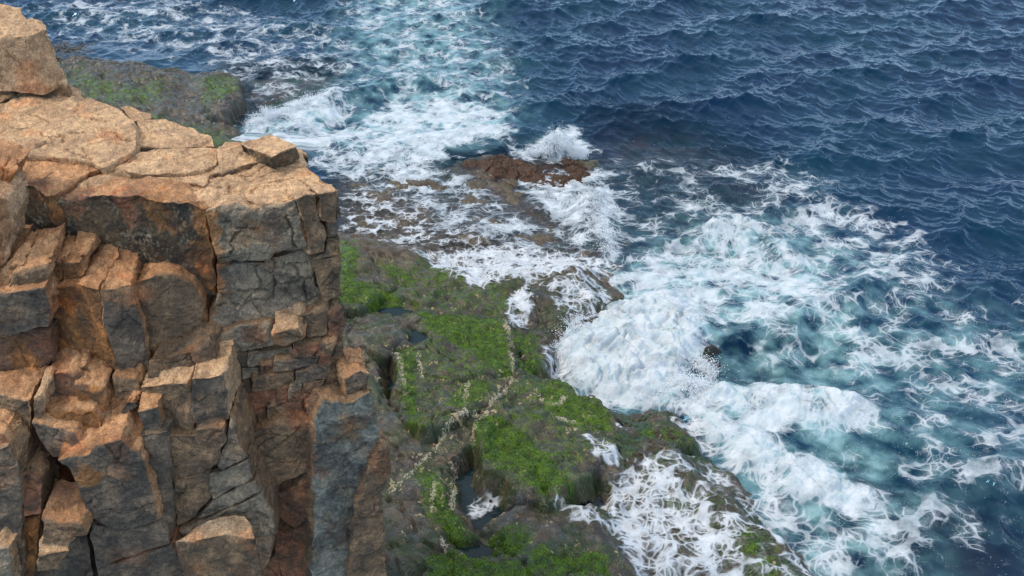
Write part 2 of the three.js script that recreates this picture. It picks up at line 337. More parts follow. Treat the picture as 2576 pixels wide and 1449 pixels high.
// lace of bubbles on thin water
function washWeb(x, z, D) {
  const ax = x + 0.13 * n2(x * 0.9, z * 1.1) + 0.025 * n2(x * 3.4, z * 3.8 + 2), az = z + 0.13 * n2(x * 0.9 + 7, z * 1.1) + 0.025 * n2(x * 3.4 + 5, z * 3.8);
  const k = clamp(D + 0.5 * fbm2(x * 0.9 + 3, z * 1.1, 3)), eA = vor2(ax * 2.6, az * 3.2), eB = vor2(ax * 5.6 + 3, az * 6.6), eC = vor2(ax * 11, az * 13 + 4);
  const soft = fbm2(x * 1.8, z * 2.2 + 9, 4), fine = n2(x * 12, z * 13) * 0.6 + n2(x * 27, z * 29) * 0.4, kk = clamp(k + 0.25 * soft);
  const wall = (e, w, q) => 1 - sstep(w * 0.55, w * 1.25 + q, e);
  let f = Math.max(wall(eA, 0.01 + 0.16 * kk * kk, 0.07) * sstep(0.1, 0.36, kk) * 0.8, wall(eB, 0.02 + 0.2 * kk * kk, 0.1) * sstep(0.25, 0.6, kk) * 0.78, wall(eC, 0.03 + 0.25 * kk * kk, 0.14) * sstep(0.45, 0.85, kk) * 0.75);
  f *= 0.6 + 0.4 * sstep(0.1, 0.7, kk) + 0.25 * soft + 0.14 * fine;
  f = Math.max(f, sstep(0.55, 1.05, k + 0.45 * soft + 0.12 * fine) * 0.95, 0.5 * sstep(0.25, 0.95, k + 0.55 * soft + 0.2 * fine));
  return clamp(f);
}
function seaTexture(x0, x1, z0, z1, w, h) {
  const col = new Uint8Array(w * h * 4), rough = new Uint8Array(w * h * 4);
  for (let j = 0; j < h; j++) {
    const z = z0 + (z1 - z0) * (j + 0.5) / h;
    for (let i = 0; i < w; i++) {
      const x = x0 + (x1 - x0) * (i + 0.5) / w, o = (j * w + i) * 4;
      const D = foamField(x, z), f = foamWeb(x, z, D), c0 = churnField(x, z), sh = shallowField(x, z);
      const g = D > 0.02 || c0 > 0.02 ? fbm2(x * 0.8 - 3, z * 1.0 + 2, 5) : 0;
      const c = clamp(c0 * (0.55 + 0.9 * g) + 0.55 * D * (0.6 + g));   // bubbles mixed into the water
      const dp = 0.5 + 0.5 * n2(x * 0.12, z * 0.16); const cc = Math.pow(c, 1.35); let r = lerp(0.001, 0.10, cc), gg = lerp(lerp(0.012, 0.026, dp), 0.28, cc), b = lerp(lerp(0.044, 0.050, dp), 0.28, cc);
      const m = clamp(c * c * 0.45);
      r = lerp(r, 0.45, m); gg = lerp(gg, 0.56, m); b = lerp(b, 0.60, m);
      col[o] = toS(lerp(r, 0.60, f)); col[o + 1] = toS(lerp(gg, 0.63, f)); col[o + 2] = toS(lerp(b, 0.65, f));
      const a = 1 - sh * (0.85 - 0.6 * c);
      col[o + 3] = 255 * clamp(lerp(a, 1, f));
      rough[o] = rough[o + 1] = rough[o + 2] = 255 * lerp(0.07 + 0.15 * c, 0.75, f); rough[o + 3] = 255;
    }
  }
  return [dataTexture(col, w, h, true), dataTexture(rough, w, h, false)];
}
const rippleMap = (() => {
  const s = 512, d = new Uint8Array(s * s * 4), k = 2 * Math.PI / s, comps = [];
  for (let i = 0; i < 46; i++) { const a = Math.round((rnd() - 0.5) * 26), b = Math.round(4 + rnd() * 30); comps.push([a, b, rnd() * 6.28, 1 / Math.hypot(a, b)]); }
  for (let j = 0; j < s; j++) for (let i = 0; i < s; i++) {
    let v = 0; for (const [a, b, p, m] of comps) v += m * Math.exp(Math.sin((a * i + b * j) * k + p) - 1);
    const o = (j * s + i) * 4; d[o] = d[o + 1] = d[o + 2] = clamp(v * 90, 0, 255); d[o + 3] = 255;
  }
  return dataTexture(d, s, s, false, true);
})();
{
  const near = [-8, 18, -34, -10], far = [-38, 36, -58, -33.5], SPLIT = 33.8;
  const waterMaterial = (r, w, h, channel) => {
    const [map, rough] = seaTexture(...r, w, h);
    const bump = rippleMap.clone();
    bump.repeat.set((r[1] - r[0]) / 2.6, (r[3] - r[2]) / 2.6);
    for (const t of [map, rough, bump]) t.channel = channel;
    return new THREE.MeshPhysicalMaterial({ name: 'sea_water', map, roughnessMap: rough, roughness: 1, ior: 1.36, specularColor: new THREE.Color(0.25, 0.62, 1.0), transparent: true, bumpMap: bump, bumpScale: 0.028 });
  };
  const rows = [];
  for (let f = 10.5; f < 57; f += 0.03 + f * 0.0011) rows.push(f);
  const cols = 720, nr = rows.length, pos = new Float32Array(cols * nr * 3), uv = new Float32Array(cols * nr * 2), uv1 = new Float32Array(cols * nr * 2), a = [], b = [];
  const left = (f) => (f < 24 ? -7 : f < 33 ? lerp(-7, -19, (f - 24) / 9) : lerp(-19, -36, (f - 33) / 24)), right = (f) => lerp(13, 34, (f - 10.5) / 46.5);
  for (let j = 0; j < nr; j++) for (let i = 0; i < cols; i++) {
    const f = rows[j], x = lerp(left(f), right(f), i / (cols - 1)), z = -f, o = j * cols + i;
    pos[o * 3] = x; pos[o * 3 + 1] = seaHeight(x, z); pos[o * 3 + 2] = z;
    uv[o * 2] = (x - near[0]) / (near[1] - near[0]); uv[o * 2 + 1] = (z - near[2]) / (near[3] - near[2]);
    uv1[o * 2] = (x - far[0]) / (far[1] - far[0]); uv1[o * 2 + 1] = (z - far[2]) / (far[3] - far[2]);
    if (i && j) (f < SPLIT ? a : b).push(o - cols - 1, o - cols, o, o - cols - 1, o, o - 1);
  }
  const g = geo(pos, new Uint32Array([...Array(0)]), { uv, uv1 });
  const index = new Uint32Array(a.length + b.length);
  index.set(a, 0); index.set(b, a.length);
  g.setIndex(new THREE.BufferAttribute(index, 1));
  g.addGroup(0, a.length, 0); g.addGroup(a.length, b.length, 1);
  g.computeVertexNormals();
  const sea = add('sea', g, [waterMaterial(near, 2048, 1890, 0), waterMaterial(far, 2048, 1024, 1)]);
  tag(sea, 'blue-green sea with white foam webs surging against the rocks', 'sea', null, 'structure');
  // the rest of the sea, out to the horizon
  const S = new THREE.Shape([[-3000, -3000], [3000, -3000], [3000, 3000], [-3000, 3000]].map(([x, y]) => new THREE.Vector2(x, y)));
  const hole = [];
  for (let f = 10.6; f < 57; f += 2) hole.push(new THREE.Vector2(left(f) + 0.3, f));
  for (let f = 56.8; f > 10.6; f -= 2) hole.push(new THREE.Vector2(right(f) - 0.3, f));
  S.holes.push(new THREE.Path(hole));
  const og = new THREE.ShapeGeometry(S);
  og.rotateX(-Math.PI / 2);
  og.translate(0, -0.22, 0);
  tag(add('far_sea', og, new THREE.MeshPhysicalMaterial({ name: 'far_water', color: new THREE.Color(0.006, 0.03, 0.062), roughness: 0.3, ior: 1.33 })), 'open sea beyond the surf', 'sea', null, 'structure');
}

// ---------------------------------------------------------------- rock shelf, slabs, pools, wash
const mossAreas = [
  [0.34, 0.4, mossySlabs[0].p], [0.36, 0.4, mossySlabs[1].p], [0.3, 0.5, mossySlabs[5].p], [0.4, 0.4, [[1060, 640], [1290, 700], [1300, 780], [1060, 770], [990, 720]]],
  [1, 0.3, [[1052, 785], [1150, 790], [1250, 800], [1266, 832], [1286, 920], [1284, 950], [1220, 926], [1180, 890], [1130, 862], [1090, 832]]],
  [0.9, 0.25, [[1002, 880], [1036, 890], [1046, 1000], [1062, 1090], [1036, 1082], [1012, 1000]]],
  [0.8, 0.3, [[1120, 1036], [1186, 1042], [1226, 1000], [1236, 968], [1180, 968], [1150, 1000]]],
  [1.2, 0.3, [[1200, 1076], [1252, 1056], [1330, 1120], [1400, 1200], [1428, 1240], [1360, 1246], [1290, 1190], [1224, 1160]]],
  [0.95, 0.35, [[1350, 990], [1450, 990], [1524, 1030], [1540, 1090], [1440, 1070], [1370, 1030]]],
  [0.9, 0.3, [[1390, 950], [1440, 958], [1454, 990], [1370, 975]]],
  [0.9, 0.3, [[856, 600], [880, 604], [900, 650], [890, 720], [1000, 742], [1010, 770], [856, 778]]],
  [0.8, 0.3, [[950, 650], [1040, 690], [1036, 720], [970, 690]]],
  [1.0, 0.3, [[1060, 1166], [1100, 1216], [1136, 1290], [1196, 1344], [1140, 1338], [1080, 1290]]],
  [0.95, 0.3, [[1230, 1350], [1280, 1326], [1330, 1350], [1300, 1392], [1244, 1376]]],
  [0.95, 0.35, [[1360, 1390], [1500, 1390], [1524, 1430], [1420, 1449], [1340, 1430]]],
  [0.95, 0.3, [[1090, 1386], [1190, 1400], [1320, 1430], [1340, 1470], [1080, 1470]]],
  [0.85, 0.3, [[1290, 836], [1340, 826], [1362, 900], [1330, 936], [1300, 904]]],
  [0.8, 0.3, [[1606, 1050], [1700, 1058], [1736, 1094], [1650, 1098], [1590, 1076]]],
  [0.7, 0.15, [[1578, 1126], [1636, 1122], [1638, 1138], [1590, 1144]]],
  [0.7, 0.3, [[1640, 1180], [1700, 1210], [1760, 1260], [1720, 1270], [1650, 1210]]],
  [0.75, 0.5, [[1860, 1290], [1960, 1380], [2000, 1460], [1930, 1460], [1880, 1370]]],
  [0.7, 0.3, [[1060, 640], [1140, 670], [1180, 700], [1100, 700]]],
  [0.55, 1.0, [[170, 150], [300, 196], [396, 176], [400, 232], [260, 236], [180, 200]]],
  [0.62, 0.5, [[508, 176], [586, 164], [596, 214], [540, 252], [506, 232]]],
  [0.6, 0.8, [[370, 268], [480, 286], [606, 330], [624, 352], [520, 344], [410, 300]]],
].map(([d, s, p]) => [d, s, makeSDF(ground2(p, 0.85))]);
const crustLines = [   // barnacle lines along the cracks
  [[1274, 800], [1284, 870], [1294, 940], [1300, 950]], [[1290, 950], [1250, 1000], [1220, 1040], [1196, 1080], [1186, 1110]], [[1200, 1040], [1150, 1056], [1110, 1100], [1090, 1120]],
  [[1178, 960], [1176, 1000], [1170, 1040]], [[1000, 890], [1012, 940], [1016, 980]], [[1052, 900], [1060, 950]], [[1080, 1130], [1040, 1170], [1000, 1216], [980, 1230]], [[1138, 1150], [1142, 1220], [1132, 1270]],
  [[1096, 1210], [1088, 1260], [1092, 1280]], [[1350, 990], [1370, 1020], [1410, 1022], [1420, 1005]], [[1400, 1054], [1460, 1064]], [[1110, 1340], [1120, 1372]],
].map((l) => ground2(l, 0.9));
const lineDist = (l, x, z) => { let m = 1e9; for (let i = 1; i < l.length; i++) { const ax = l[i - 1][0], az = l[i - 1][1], ex = l[i][0] - ax, ez = l[i][1] - az, t = clamp(((x - ax) * ex + (z - az) * ez) / (ex * ex + ez * ez)); m = Math.min(m, Math.hypot(x - ax - ex * t, z - az - ez * t)); } return m; };
function shelfTexture(x0, x1, z0, z1, w, h, algae = 0) {
  const col = new Uint8Array(w * h * 4), bump = new Uint8Array(w * h * 4);
  const moss = field(x0 - 1, x1 + 1, z0 - 1, z1 + 1, 0.08, blend(mossAreas));
  const crust = field(x0 - 1, x1 + 1, z0 - 1, z1 + 1, 0.05, (x, z) => { let m = 1e9; for (const l of crustLines) m = Math.min(m, lineDist(l, x, z)); return m; });
  for (let j = 0; j < h; j++) {
    const z = z0 + (z1 - z0) * (j + 0.5) / h;
    for (let i = 0; i < w; i++) {
      const x = x0 + (x1 - x0) * (i + 0.5) / w, o = (j * w + i) * 4;
      const a = fbm2(x * 0.7, z * 0.7, 4), b = fbm2(x * 2.6 + 4, z * 3.4, 4), fine = n2(x * 19, z * 24), f2 = n2(x * 47, z * 47);
      const strand = n2(x * 7 + 3 * a, z * 26 + 2 * b);
      let r = 0.056 + 0.05 * a, g = 0.046 + 0.038 * a, bl = 0.037 + 0.028 * a;                          // brown-grey wet rock
      const pink = sstep(0.08, 0.4, b + 0.3 * a); r = lerp(r, 0.15, pink * 0.45); g = lerp(g, 0.112, pink * 0.45); bl = lerp(bl, 0.096, pink * 0.45);
      const blue = sstep(0.1, 0.45, fbm2(x * 0.6 + 40, z * 0.6, 3)); r = lerp(r, 0.075, blue * 0.6); g = lerp(g, 0.088, blue * 0.6); bl = lerp(bl, 0.09, blue * 0.6);
      const m0 = moss(x, z);
      const alg = sstep(-0.30, 0.30, fbm2(x * 0.8 + 13, z * 1.1 + 7, 4) + 0.22 * strand + 0.12 * fine + 0.5 * m0 + algae); r = lerp(r, 0.034, alg * 0.8); g = lerp(g, 0.050, alg * 0.8); bl = lerp(bl, 0.018, alg * 0.8);   // dark algae film
      const br = Math.max(sstep(0.2, 0.5, fbm2(x * 1.1 + 70, z * 1.4, 4)), sstep(-0.6, 1.2, washSDF(x, z) + 1.2 * b) * 1.1); r = lerp(r, 0.092, br * 0.65); g = lerp(g, 0.061, br * 0.65); bl = lerp(bl, 0.038, br * 0.65);
      const m = sstep(0.2, 0.95, m0 * 1.05 + 0.6 * b + 0.25 * a + 0.24 * strand + 0.2 * fine - 0.04);
      const tone = clamp(0.45 + 1.0 * b + 0.3 * strand + 0.3 * fine);
      r = lerp(r, lerp(0.020, 0.082, tone), m); g = lerp(g, lerp(0.045, 0.152, tone), m); bl = lerp(bl, lerp(0.006, 0.009, tone), m);
      const sp = sstep(0.55, 0.8, f2 + 0.4 * n2(x * 3.3 + 9, z * 3.3)) * 0.45 * (1 - 0.7 * m); r = lerp(r, 0.32, sp); g = lerp(g, 0.27, sp); bl = lerp(bl, 0.2, sp);
      const cr0 = crust(x, z), cd = cr0 + 0.05 * n2(x * 6, z * 6), cm = sstep(0.07, 0.025, cd) * sstep(-0.2, 0.3, n2(x * 21, z * 21) + 0.5 * n2(x * 3, z * 3)); r = lerp(r, 0.46, cm); g = lerp(g, 0.40, cm); bl = lerp(bl, 0.29, cm);
      const patch = sstep(0.62, 0.74, n2(x * 2.1 + 31, z * 2.1) * 0.62 + 0.34 * n2(x * 9, z * 9) + 0.16 * sstep(0.7, 0.1, cr0)) * (1 - 0.3 * m); r = lerp(r, 0.38, patch * 0.85); g = lerp(g, 0.30, patch * 0.85); bl = lerp(bl, 0.16, patch * 0.85);
      const v = 1 + 0.28 * fine + 0.16 * f2;
      col[o] = toS(r * v); col[o + 1] = toS(g * v); col[o + 2] = toS(bl * v); col[o + 3] = 255;
      bump[o] = bump[o + 1] = bump[o + 2] = 255 * clamp(0.45 + 0.18 * fine * (0.5 + m) + 0.12 * f2 + 0.16 * strand * m + 0.25 * (cm + patch) + 0.2 * b); bump[o + 3] = 255;
    }
  }
  return new THREE.MeshPhysicalMaterial({ name: 'shelf_rock', map: dataTexture(col, w, h, true), bumpMap: dataTexture(bump, w, h, false), bumpScale: 0.035, roughness: 0.4, specularIntensity: 0.5 });
}
const shelfRegion = [-10.5, 9.5, -34, -10.5];
const shelfMaterial = shelfTexture(...shelfRegion, 1600, 1880);
function heightGrid(region, uvRegion, step, fn, keep) {
  const [x0, x1, z0, z1] = region, nx = Math.ceil((x1 - x0) / step) + 1, nz = Math.ceil((z1 - z0) / step) + 1;
  const id = new Int32Array(nx * nz).fill(-1), ok = new Uint8Array(nx * nz), hs = new Float32Array(nx * nz), pos = [], uv = [], index = [];
  for (let j = 0; j < nz; j++) for (let i = 0; i < nx; i++) { const x = x0 + i * step, z = z0 + j * step; hs[j * nx + i] = fn(x, z); ok[j * nx + i] = keep(x, z, hs[j * nx + i]) ? 1 : 0; }
  const at = (i, j) => {
    const o = j * nx + i;
    if (id[o] < 0) { id[o] = pos.length / 3; const x = x0 + i * step, z = z0 + j * step; pos.push(x, hs[o], z); uv.push((x - uvRegion[0]) / (uvRegion[1] - uvRegion[0]), (z - uvRegion[2]) / (uvRegion[3] - uvRegion[2])); }
    return id[o];
  };
  for (let j = 1; j < nz; j++) for (let i = 1; i < nx; i++) {
    if (!(ok[j * nx + i] && ok[j * nx + i - 1] && ok[(j - 1) * nx + i] && ok[(j - 1) * nx + i - 1])) continue;
    const a = at(i - 1, j - 1), b = at(i, j - 1), c = at(i, j), d = at(i - 1, j);
    index.push(a, d, c, a, c, b);
  }
  return geo(new Float32Array(pos), new Uint32Array(index), { uv: new Float32Array(uv) });
}
tag(add('rock_shelf', heightGrid([-10, 9.0, -33.6, -10.8], shelfRegion, 0.046, baseGround, () => true), shelfMaterial), 'brown and grey wave-cut rock shelf at the foot of the cliff', 'rock shelf', null, 'structure');
{
  const g = heightGrid([-30, 20, -52, -6], [0, 1, 0, 1], 0.21, (x, z) => (x > -9.9 && x < 8.9 && z > -33.5 && z < -10.9 ? -3.4 : seaShelf(x, z) - 0.04), () => true), p = g.attributes.position, c = new Float32Array(p.count * 3);
  for (let i = 0; i < p.count; i++) { const x = p.getX(i), z = p.getZ(i), a = clamp(0.5 + fbm2(x * 0.6, z * 0.6, 4)), b = sstep(0, 0.4, fbm2(x * 0.4 + 8, z * 0.4, 3)); c[i * 3] = lerp(0.06, 0.16, a) * (1 - 0.5 * b); c[i * 3 + 1] = lerp(0.055, 0.12, a) * (1 + 0.1 * b); c[i * 3 + 2] = lerp(0.045, 0.085, a) * (1 - 0.3 * b); }
  g.setAttribute('color', new THREE.BufferAttribute(c, 3));
  tag(add('seabed', g, new THREE.MeshStandardMaterial({ name: 'seabed', vertexColors: true, roughness: 0.8 })), 'weedy rock bottom under the shallow water', 'seabed', null, 'structure');
}
for (const s of mossySlabs) {
  const b = s.sdf.box, g = heightGrid([b[0] - 0.4, b[1] + 0.4, b[2] - 0.4, b[3] + 0.4], shelfRegion, 0.03, (x, z) => slabHeight(s, x, z), (x, z, h) => h > -1.2);
  s.mat = shelfMaterial;
  if (s.l.startsWith('small black')) { s.mat = shelfMaterial.clone(); s.mat.color.setRGB(0.3, 0.29, 0.3); s.mat.roughness = 0.25; }
  if (b[2] < -29) {
    const R = [b[0] - 1, b[1] + 1, b[2] - 1, b[3] + 1], u = g.attributes.uv, p = g.attributes.position;
    for (let i = 0; i < u.count; i++) u.setXY(i, (p.getX(i) - R[0]) / (R[1] - R[0]), (p.getZ(i) - R[2]) / (R[3] - R[2]));
    s.mat = shelfTexture(...R, 640, 512); s.mat.color.setRGB(0.8, 0.52, 0.42); s.mat.bumpScale = 0.08;
  }
  tag(add(s.n, g, s.mat), s.l, s.n.split('_').pop(), 'rocks of the wave-washed shelf');
}
// upper left shelf, a separate low ledge awash at its seaward side
{
  const poly = ground2([[60, 120], [150, 108], [210, 104], [420, 138], [588, 152], [600, 190], [566, 262], [600, 300], [700, 350], [640, 380], [300, 330], [60, 230]], 0.9), f = makeSDF(poly), lip = makeSDF(ground2([[506, 212], [560, 166], [592, 156], [598, 206], [560, 256], [512, 246]], 1.3)), B = f.box;
  const region = [B[0] - 1, B[1] + 1, B[2] - 1, B[3] + 1], material = shelfTexture(...region, 1024, 768, -0.32);
  const hh = (x, z) => { const d = f(x + 0.4 * n2(x * 0.5, z * 0.5), z + 0.4 * n2(x * 0.5 + 6, z * 0.5)); return -1.4 + 1.78 * sstep(-1.8, 0.6, d) + 0.22 * fbm2(x * 0.5, z * 0.5, 4) + broken(x * 0.8, z * 0.8, 1.5); };
  tag(add('rock_ledge', heightGrid(region, region, 0.075, hh, (x, z, h) => h > -1.3), material), 'low wet ledge with green algae bands behind the cliff top', 'rock ledge');
  const hl = (x, z) => { const d = lip(x + 0.12 * n2(x * 1.5, z * 1.5), z + 0.12 * n2(x * 1.5, z * 1.5 + 7)); const t = clamp((d + 0.1) / 0.3); return 0.68 - (1 - Math.sqrt(1 - (1 - t) * (1 - t))) * 0.6 - Math.max(0, -0.1 - d) * 3 + 0.1 * fbm2(x * 1.6, z * 1.6, 3) + broken(x, z); };
  const lb = lip.box;
  tag(add('mossy_hump', heightGrid([lb[0] - 0.4, lb[1] + 0.4, lb[2] - 0.4, lb[3] + 0.4], region, 0.05, hl, (x, z) => lip(x, z) > -0.3), material), 'raised green-fringed hump at the seaward end of the low ledge', 'rock');
}
{
  const poolMat = new THREE.MeshPhysicalMaterial({ name: 'pool_water', color: new THREE.Color(0.012, 0.028, 0.034), roughness: 0.05, ior: 1.33, transparent: true, opacity: 0.82, bumpMap: rippleMap, bumpScale: 0.006 });
  for (const q of pools) {
    const b = q.sdf.box, r = [b[0] - 0.35, b[1] + 0.35, b[2] - 0.35, b[3] + 0.35];
    tag(add('tide_pool', heightGrid(r, [0, 1.4, 0, 1.4], 0.06, (x, z) => q.y + 0.008 * n2(x * 3, z * 5), (x, z) => q.sdf(x, z) > -0.22), poolMat), q.l, 'tide pool', null, 'structure');
  }
}
// foam sheets left by the wash on the rock
{
  const wash = [
    [0.72, 0.7, [[1062, 630], [1280, 600], [1530, 640], [1540, 676], [1440, 690], [1380, 720], [1240, 730], [1190, 744], [1130, 700]]],
    [0.3, 1.0, [[850, 440], [1050, 480], [1290, 600], [1060, 636], [860, 560]]],
    [0.7, 0.25, [[1274, 800], [1290, 760], [1330, 740], [1336, 800], [1320, 836], [1288, 840]]],
    [0.5, 0.3, [[1360, 740], [1420, 720], [1500, 700], [1540, 740], [1500, 790], [1420, 830], [1400, 780]]],
    [0.58, 0.35, [[1530, 1240], [1560, 1190], [1610, 1176], [1700, 1216], [1780, 1280], [1850, 1340], [1862, 1460], [1640, 1460], [1560, 1400], [1520, 1340]]],
    [0.33, 0.5, [[1620, 1160], [1760, 1120], [1880, 1230], [2060, 1420], [2090, 1460], [1880, 1460], [1850, 1330], [1720, 1226]]],
    [0.4, 0.12, [[1166, 1262], [1200, 1236], [1236, 1250], [1264, 1266], [1216, 1290], [1186, 1312]]],
    [0.5, 0.12, [[1552, 1040], [1572, 1060], [1586, 1080], [1560, 1110], [1546, 1100], [1566, 1080]]],
    [0.45, 0.25, [[1470, 1130], [1520, 1150], [1560, 1190], [1530, 1220], [1490, 1180]]],
    [0.45, 0.3, [[1380, 1290], [1480, 1290], [1540, 1340], [1480, 1350], [1420, 1330]]],
    [0.6, 0.4, [[1690, 1040], [1760, 1040], [1800, 1110], [1770, 1120], [1720, 1070]]],
    [0.6, 0.4, [[1380, 880], [1420, 860], [1450, 940], [1400, 944], [1376, 920]]],
  ].map(([d, s, p]) => [d, s, makeSDF(ground2(p, 0.45))]);
  const R = shelfRegion, D = field(R[0], R[1], R[2], R[3], 0.06, blend(wash)), w = 1536, h = 2048, data = new Uint8Array(w * h * 4);
  for (let j = 0; j < h; j++) for (let i = 0; i < w; i++) {
    const x = R[0] + (R[1] - R[0]) * (i + 0.5) / w, z = R[2] + (R[3] - R[2]) * (j + 0.5) / h, o = (j * w + i) * 4, d = D(x, z);
    const f = d > 0.04 ? washWeb(x, z, d) * sstep(0.05, 0.3, d) : 0;
    data[o] = 204; data[o + 1] = 208; data[o + 2] = 212; data[o + 3] = 255 * clamp(f * 1.05);
  }
  const map = dataTexture(data, w, h, true);
  const mat = new THREE.MeshStandardMaterial({ name: 'foam', map, transparent: true, roughness: 0.7 });
  const g = heightGrid(R, R, 0.05, (x, z) => Math.max(groundAt(x, z), ...pools.map((q) => (q.sdf(x, z) > -0.1 ? q.y : -9)), seaHeight(x, z) - 0.01) + 0.03 + 0.03 * D(x, z) * (0.5 + Math.abs(n2(x * 5, z * 5))), (x, z) => D(x, z) > 0.05 && Math.hypot(groundAt(x + 0.06, z) - groundAt(x - 0.06, z), groundAt(x, z + 0.06) - groundAt(x, z - 0.06)) < 0.34);
  tag(add('wash_foam', g, mat), 'thin white lacy foam left by the wash over the rock shelf', 'foam', null, 'stuff');
}

// ---------------------------------------------------------------- granite cliff
const grain = (() => {
  const s = 512, c = new Uint8Array(s * s * 4), b = new Uint8Array(s * s * 4), k = 2 * Math.PI / s;
  const wrap = (i, j, f, q) => { const A = i * k, B = j * k, R = f / 6.283; return n3(Math.cos(A) * R + q, Math.sin(A) * R + Math.cos(B) * R * 0.7, Math.sin(B) * R + q * 2); };
  for (let j = 0; j < s; j++) for (let i = 0; i < s; i++) {
    const o = (j * s + i) * 4, h = hash(i >> 1, j >> 1, 5), h2 = hash(i >> 2, j >> 2, 9), a = wrap(i, j, 60, 1), d = wrap(i, j, 24, 7), e = wrap(i, j, 9, 4);
    let v = 0.82 + 0.10 * a + 0.08 * d + 0.06 * e + 0.14 * (h - 0.5);
    if (h2 > 0.88) v *= 0.76; else if (h2 < 0.12) v *= 1.12;
    c[o] = clamp(v * 255, 0, 255); c[o + 1] = clamp(v * 251, 0, 255); c[o + 2] = clamp(v * 246, 0, 255); c[o + 3] = 255;
    b[o] = b[o + 1] = b[o + 2] = 255 * clamp(0.5 + 0.2 * a + 0.2 * d + 0.15 * e + 0.12 * (h - 0.5)); b[o + 3] = 255;
  }
  return [dataTexture(c, s, s, true, true), dataTexture(b, s, s, false, true)];
})();
const granite = new THREE.MeshPhysicalMaterial({ name: 'granite', vertexColors: true, color: new THREE.Color(1.1, 0.98, 0.83), map: grain[0], bumpMap: grain[1], bumpScale: 0.012, roughness: 0.86 });
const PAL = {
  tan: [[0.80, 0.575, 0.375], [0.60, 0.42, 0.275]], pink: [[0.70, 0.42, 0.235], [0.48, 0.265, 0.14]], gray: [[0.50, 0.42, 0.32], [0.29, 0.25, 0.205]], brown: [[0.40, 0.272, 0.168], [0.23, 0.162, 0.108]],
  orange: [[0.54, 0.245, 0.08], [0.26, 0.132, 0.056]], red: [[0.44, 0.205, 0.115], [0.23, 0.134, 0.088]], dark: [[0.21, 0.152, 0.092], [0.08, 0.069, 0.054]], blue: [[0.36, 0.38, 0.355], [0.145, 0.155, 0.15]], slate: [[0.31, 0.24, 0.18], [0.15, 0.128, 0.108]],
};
const E1 = new THREE.Vector3(1, -1, 0).normalize(), E2 = new THREE.Vector3(1, 1, -2).normalize();
const stains = [   // iron seeps, dark films and pale bare patches seen on the faces
  [515, 560, 9.62, 0.22, 'orange'], [525, 640, 9.62, 0.24, 'orange'], [538, 710, 9.6, 0.2, 'orange'], [530, 770, 9.6, 0.16, 'orange'], [400, 530, 9.75, 0.26, 'orange'], [330, 512, 9.8, 0.2, 'red'], [440, 560, 9.7, 0.16, 'orange'], [200, 500, 9.9, 0.2, 'red'],
  [110, 480, 10.1, 0.14, 'red'], [560, 690, 9.6, 0.13, 'slate'], [565, 600, 9.6, 0.1, 'slate'], [690, 560, 9.58, 0.12, 'slate'], [620, 590, 9.58, 0.18, 'brown'], [520, 1010, 8.6, 0.14, 'brown'], [800, 1150, 8.9, 0.2, 'red'], [760, 1030, 9.1, 0.25, 'red'],
  [300, 690, 9.2, 0.3, 'pink'], [640, 850, 9.38, 0.12, 'red'], [30, 800, 8.9, 0.12, 'brown'], [230, 1180, 8.1, 0.18, 'orange'], [160, 1230, 8.2, 0.15, 'red'], [60, 890, 8.95, 0.2, 'orange'], [700, 1390, 8.8, 0.25, 'red'], [880, 1100, 8.75, 0.22, 'brown'], [860, 1330, 8.7, 0.24, 'slate'],
].map(([a, b, F, r, p]) => [onF(a, b, F), r, p]);
function paint(x, y, z, pal) {
  let best = 0, over = null;
  const wob = 0.45 * fbm3(x * 3, y * 3, z * 3 + 40, 3);
  for (const [q, r, p] of stains) { const d = Math.hypot(x - q.x, (y - q.y) * 0.75, z - q.z) / r; if (d < 1.7) { const k = sstep(1.25, 0.7, d + wob * 2); if (k > best) { best = k; over = p; } } }
  const c = tone(x, y, z, pal);
  if (best > 0.01 && over !== pal) { const o = tone(x, y, z, over); for (let i = 0; i < 3; i++) c[i] = lerp(c[i], o[i], best * 0.85); }
  return c;
}
function tone(x, y, z, pal) {
  const [a, b] = PAL[pal], t = sstep(-0.35, 0.4, fbm3(x * 1.6, y * 1.6, z * 1.6, 4)), v = 1 + 0.22 * n3(x * 7, y * 7, z * 7) + 0.2 * n3(x * 19, y * 19, z * 19);
  const c = [lerp(b[0], a[0], t) * v, lerp(b[1], a[1], t) * v, lerp(b[2], a[2], t) * v];
  const rust = sstep(0.18, 0.5, fbm3(x * 0.9 + 30, y * 0.9, z * 0.9 + 3, 4)) * 0.5;            // iron stain
  c[0] = lerp(c[0], c[0] * 1.2 + 0.02, rust); c[1] = lerp(c[1], c[1] * 0.82, rust); c[2] = lerp(c[2], c[2] * 0.6, rust);
  if (pal !== 'tan' && pal !== 'pink') { const li = sstep(0.22, 0.4, fbm3(x * 2.2 - 11, y * 2.2, z * 2.2, 4)) * 0.6; c[0] = lerp(c[0], 0.10, li); c[1] = lerp(c[1], 0.089, li); c[2] = lerp(c[2], 0.077, li); }   // dark lichen blotches
  if (pal === 'dark' || pal === 'blue' || pal === 'gray') { const fl = sstep(0.3, 0.6, n3(x * 17, y * 10, z * 17) * 0.7 + 0.5 * n3(x * 4, y * 3, z * 4 + 8)) * (pal === 'dark' ? 0.8 : 0.4); c[0] = lerp(c[0], 0.48, fl); c[1] = lerp(c[1], 0.41, fl); c[2] = lerp(c[2], 0.29, fl); }   // pale crust flecks
  return c;
}
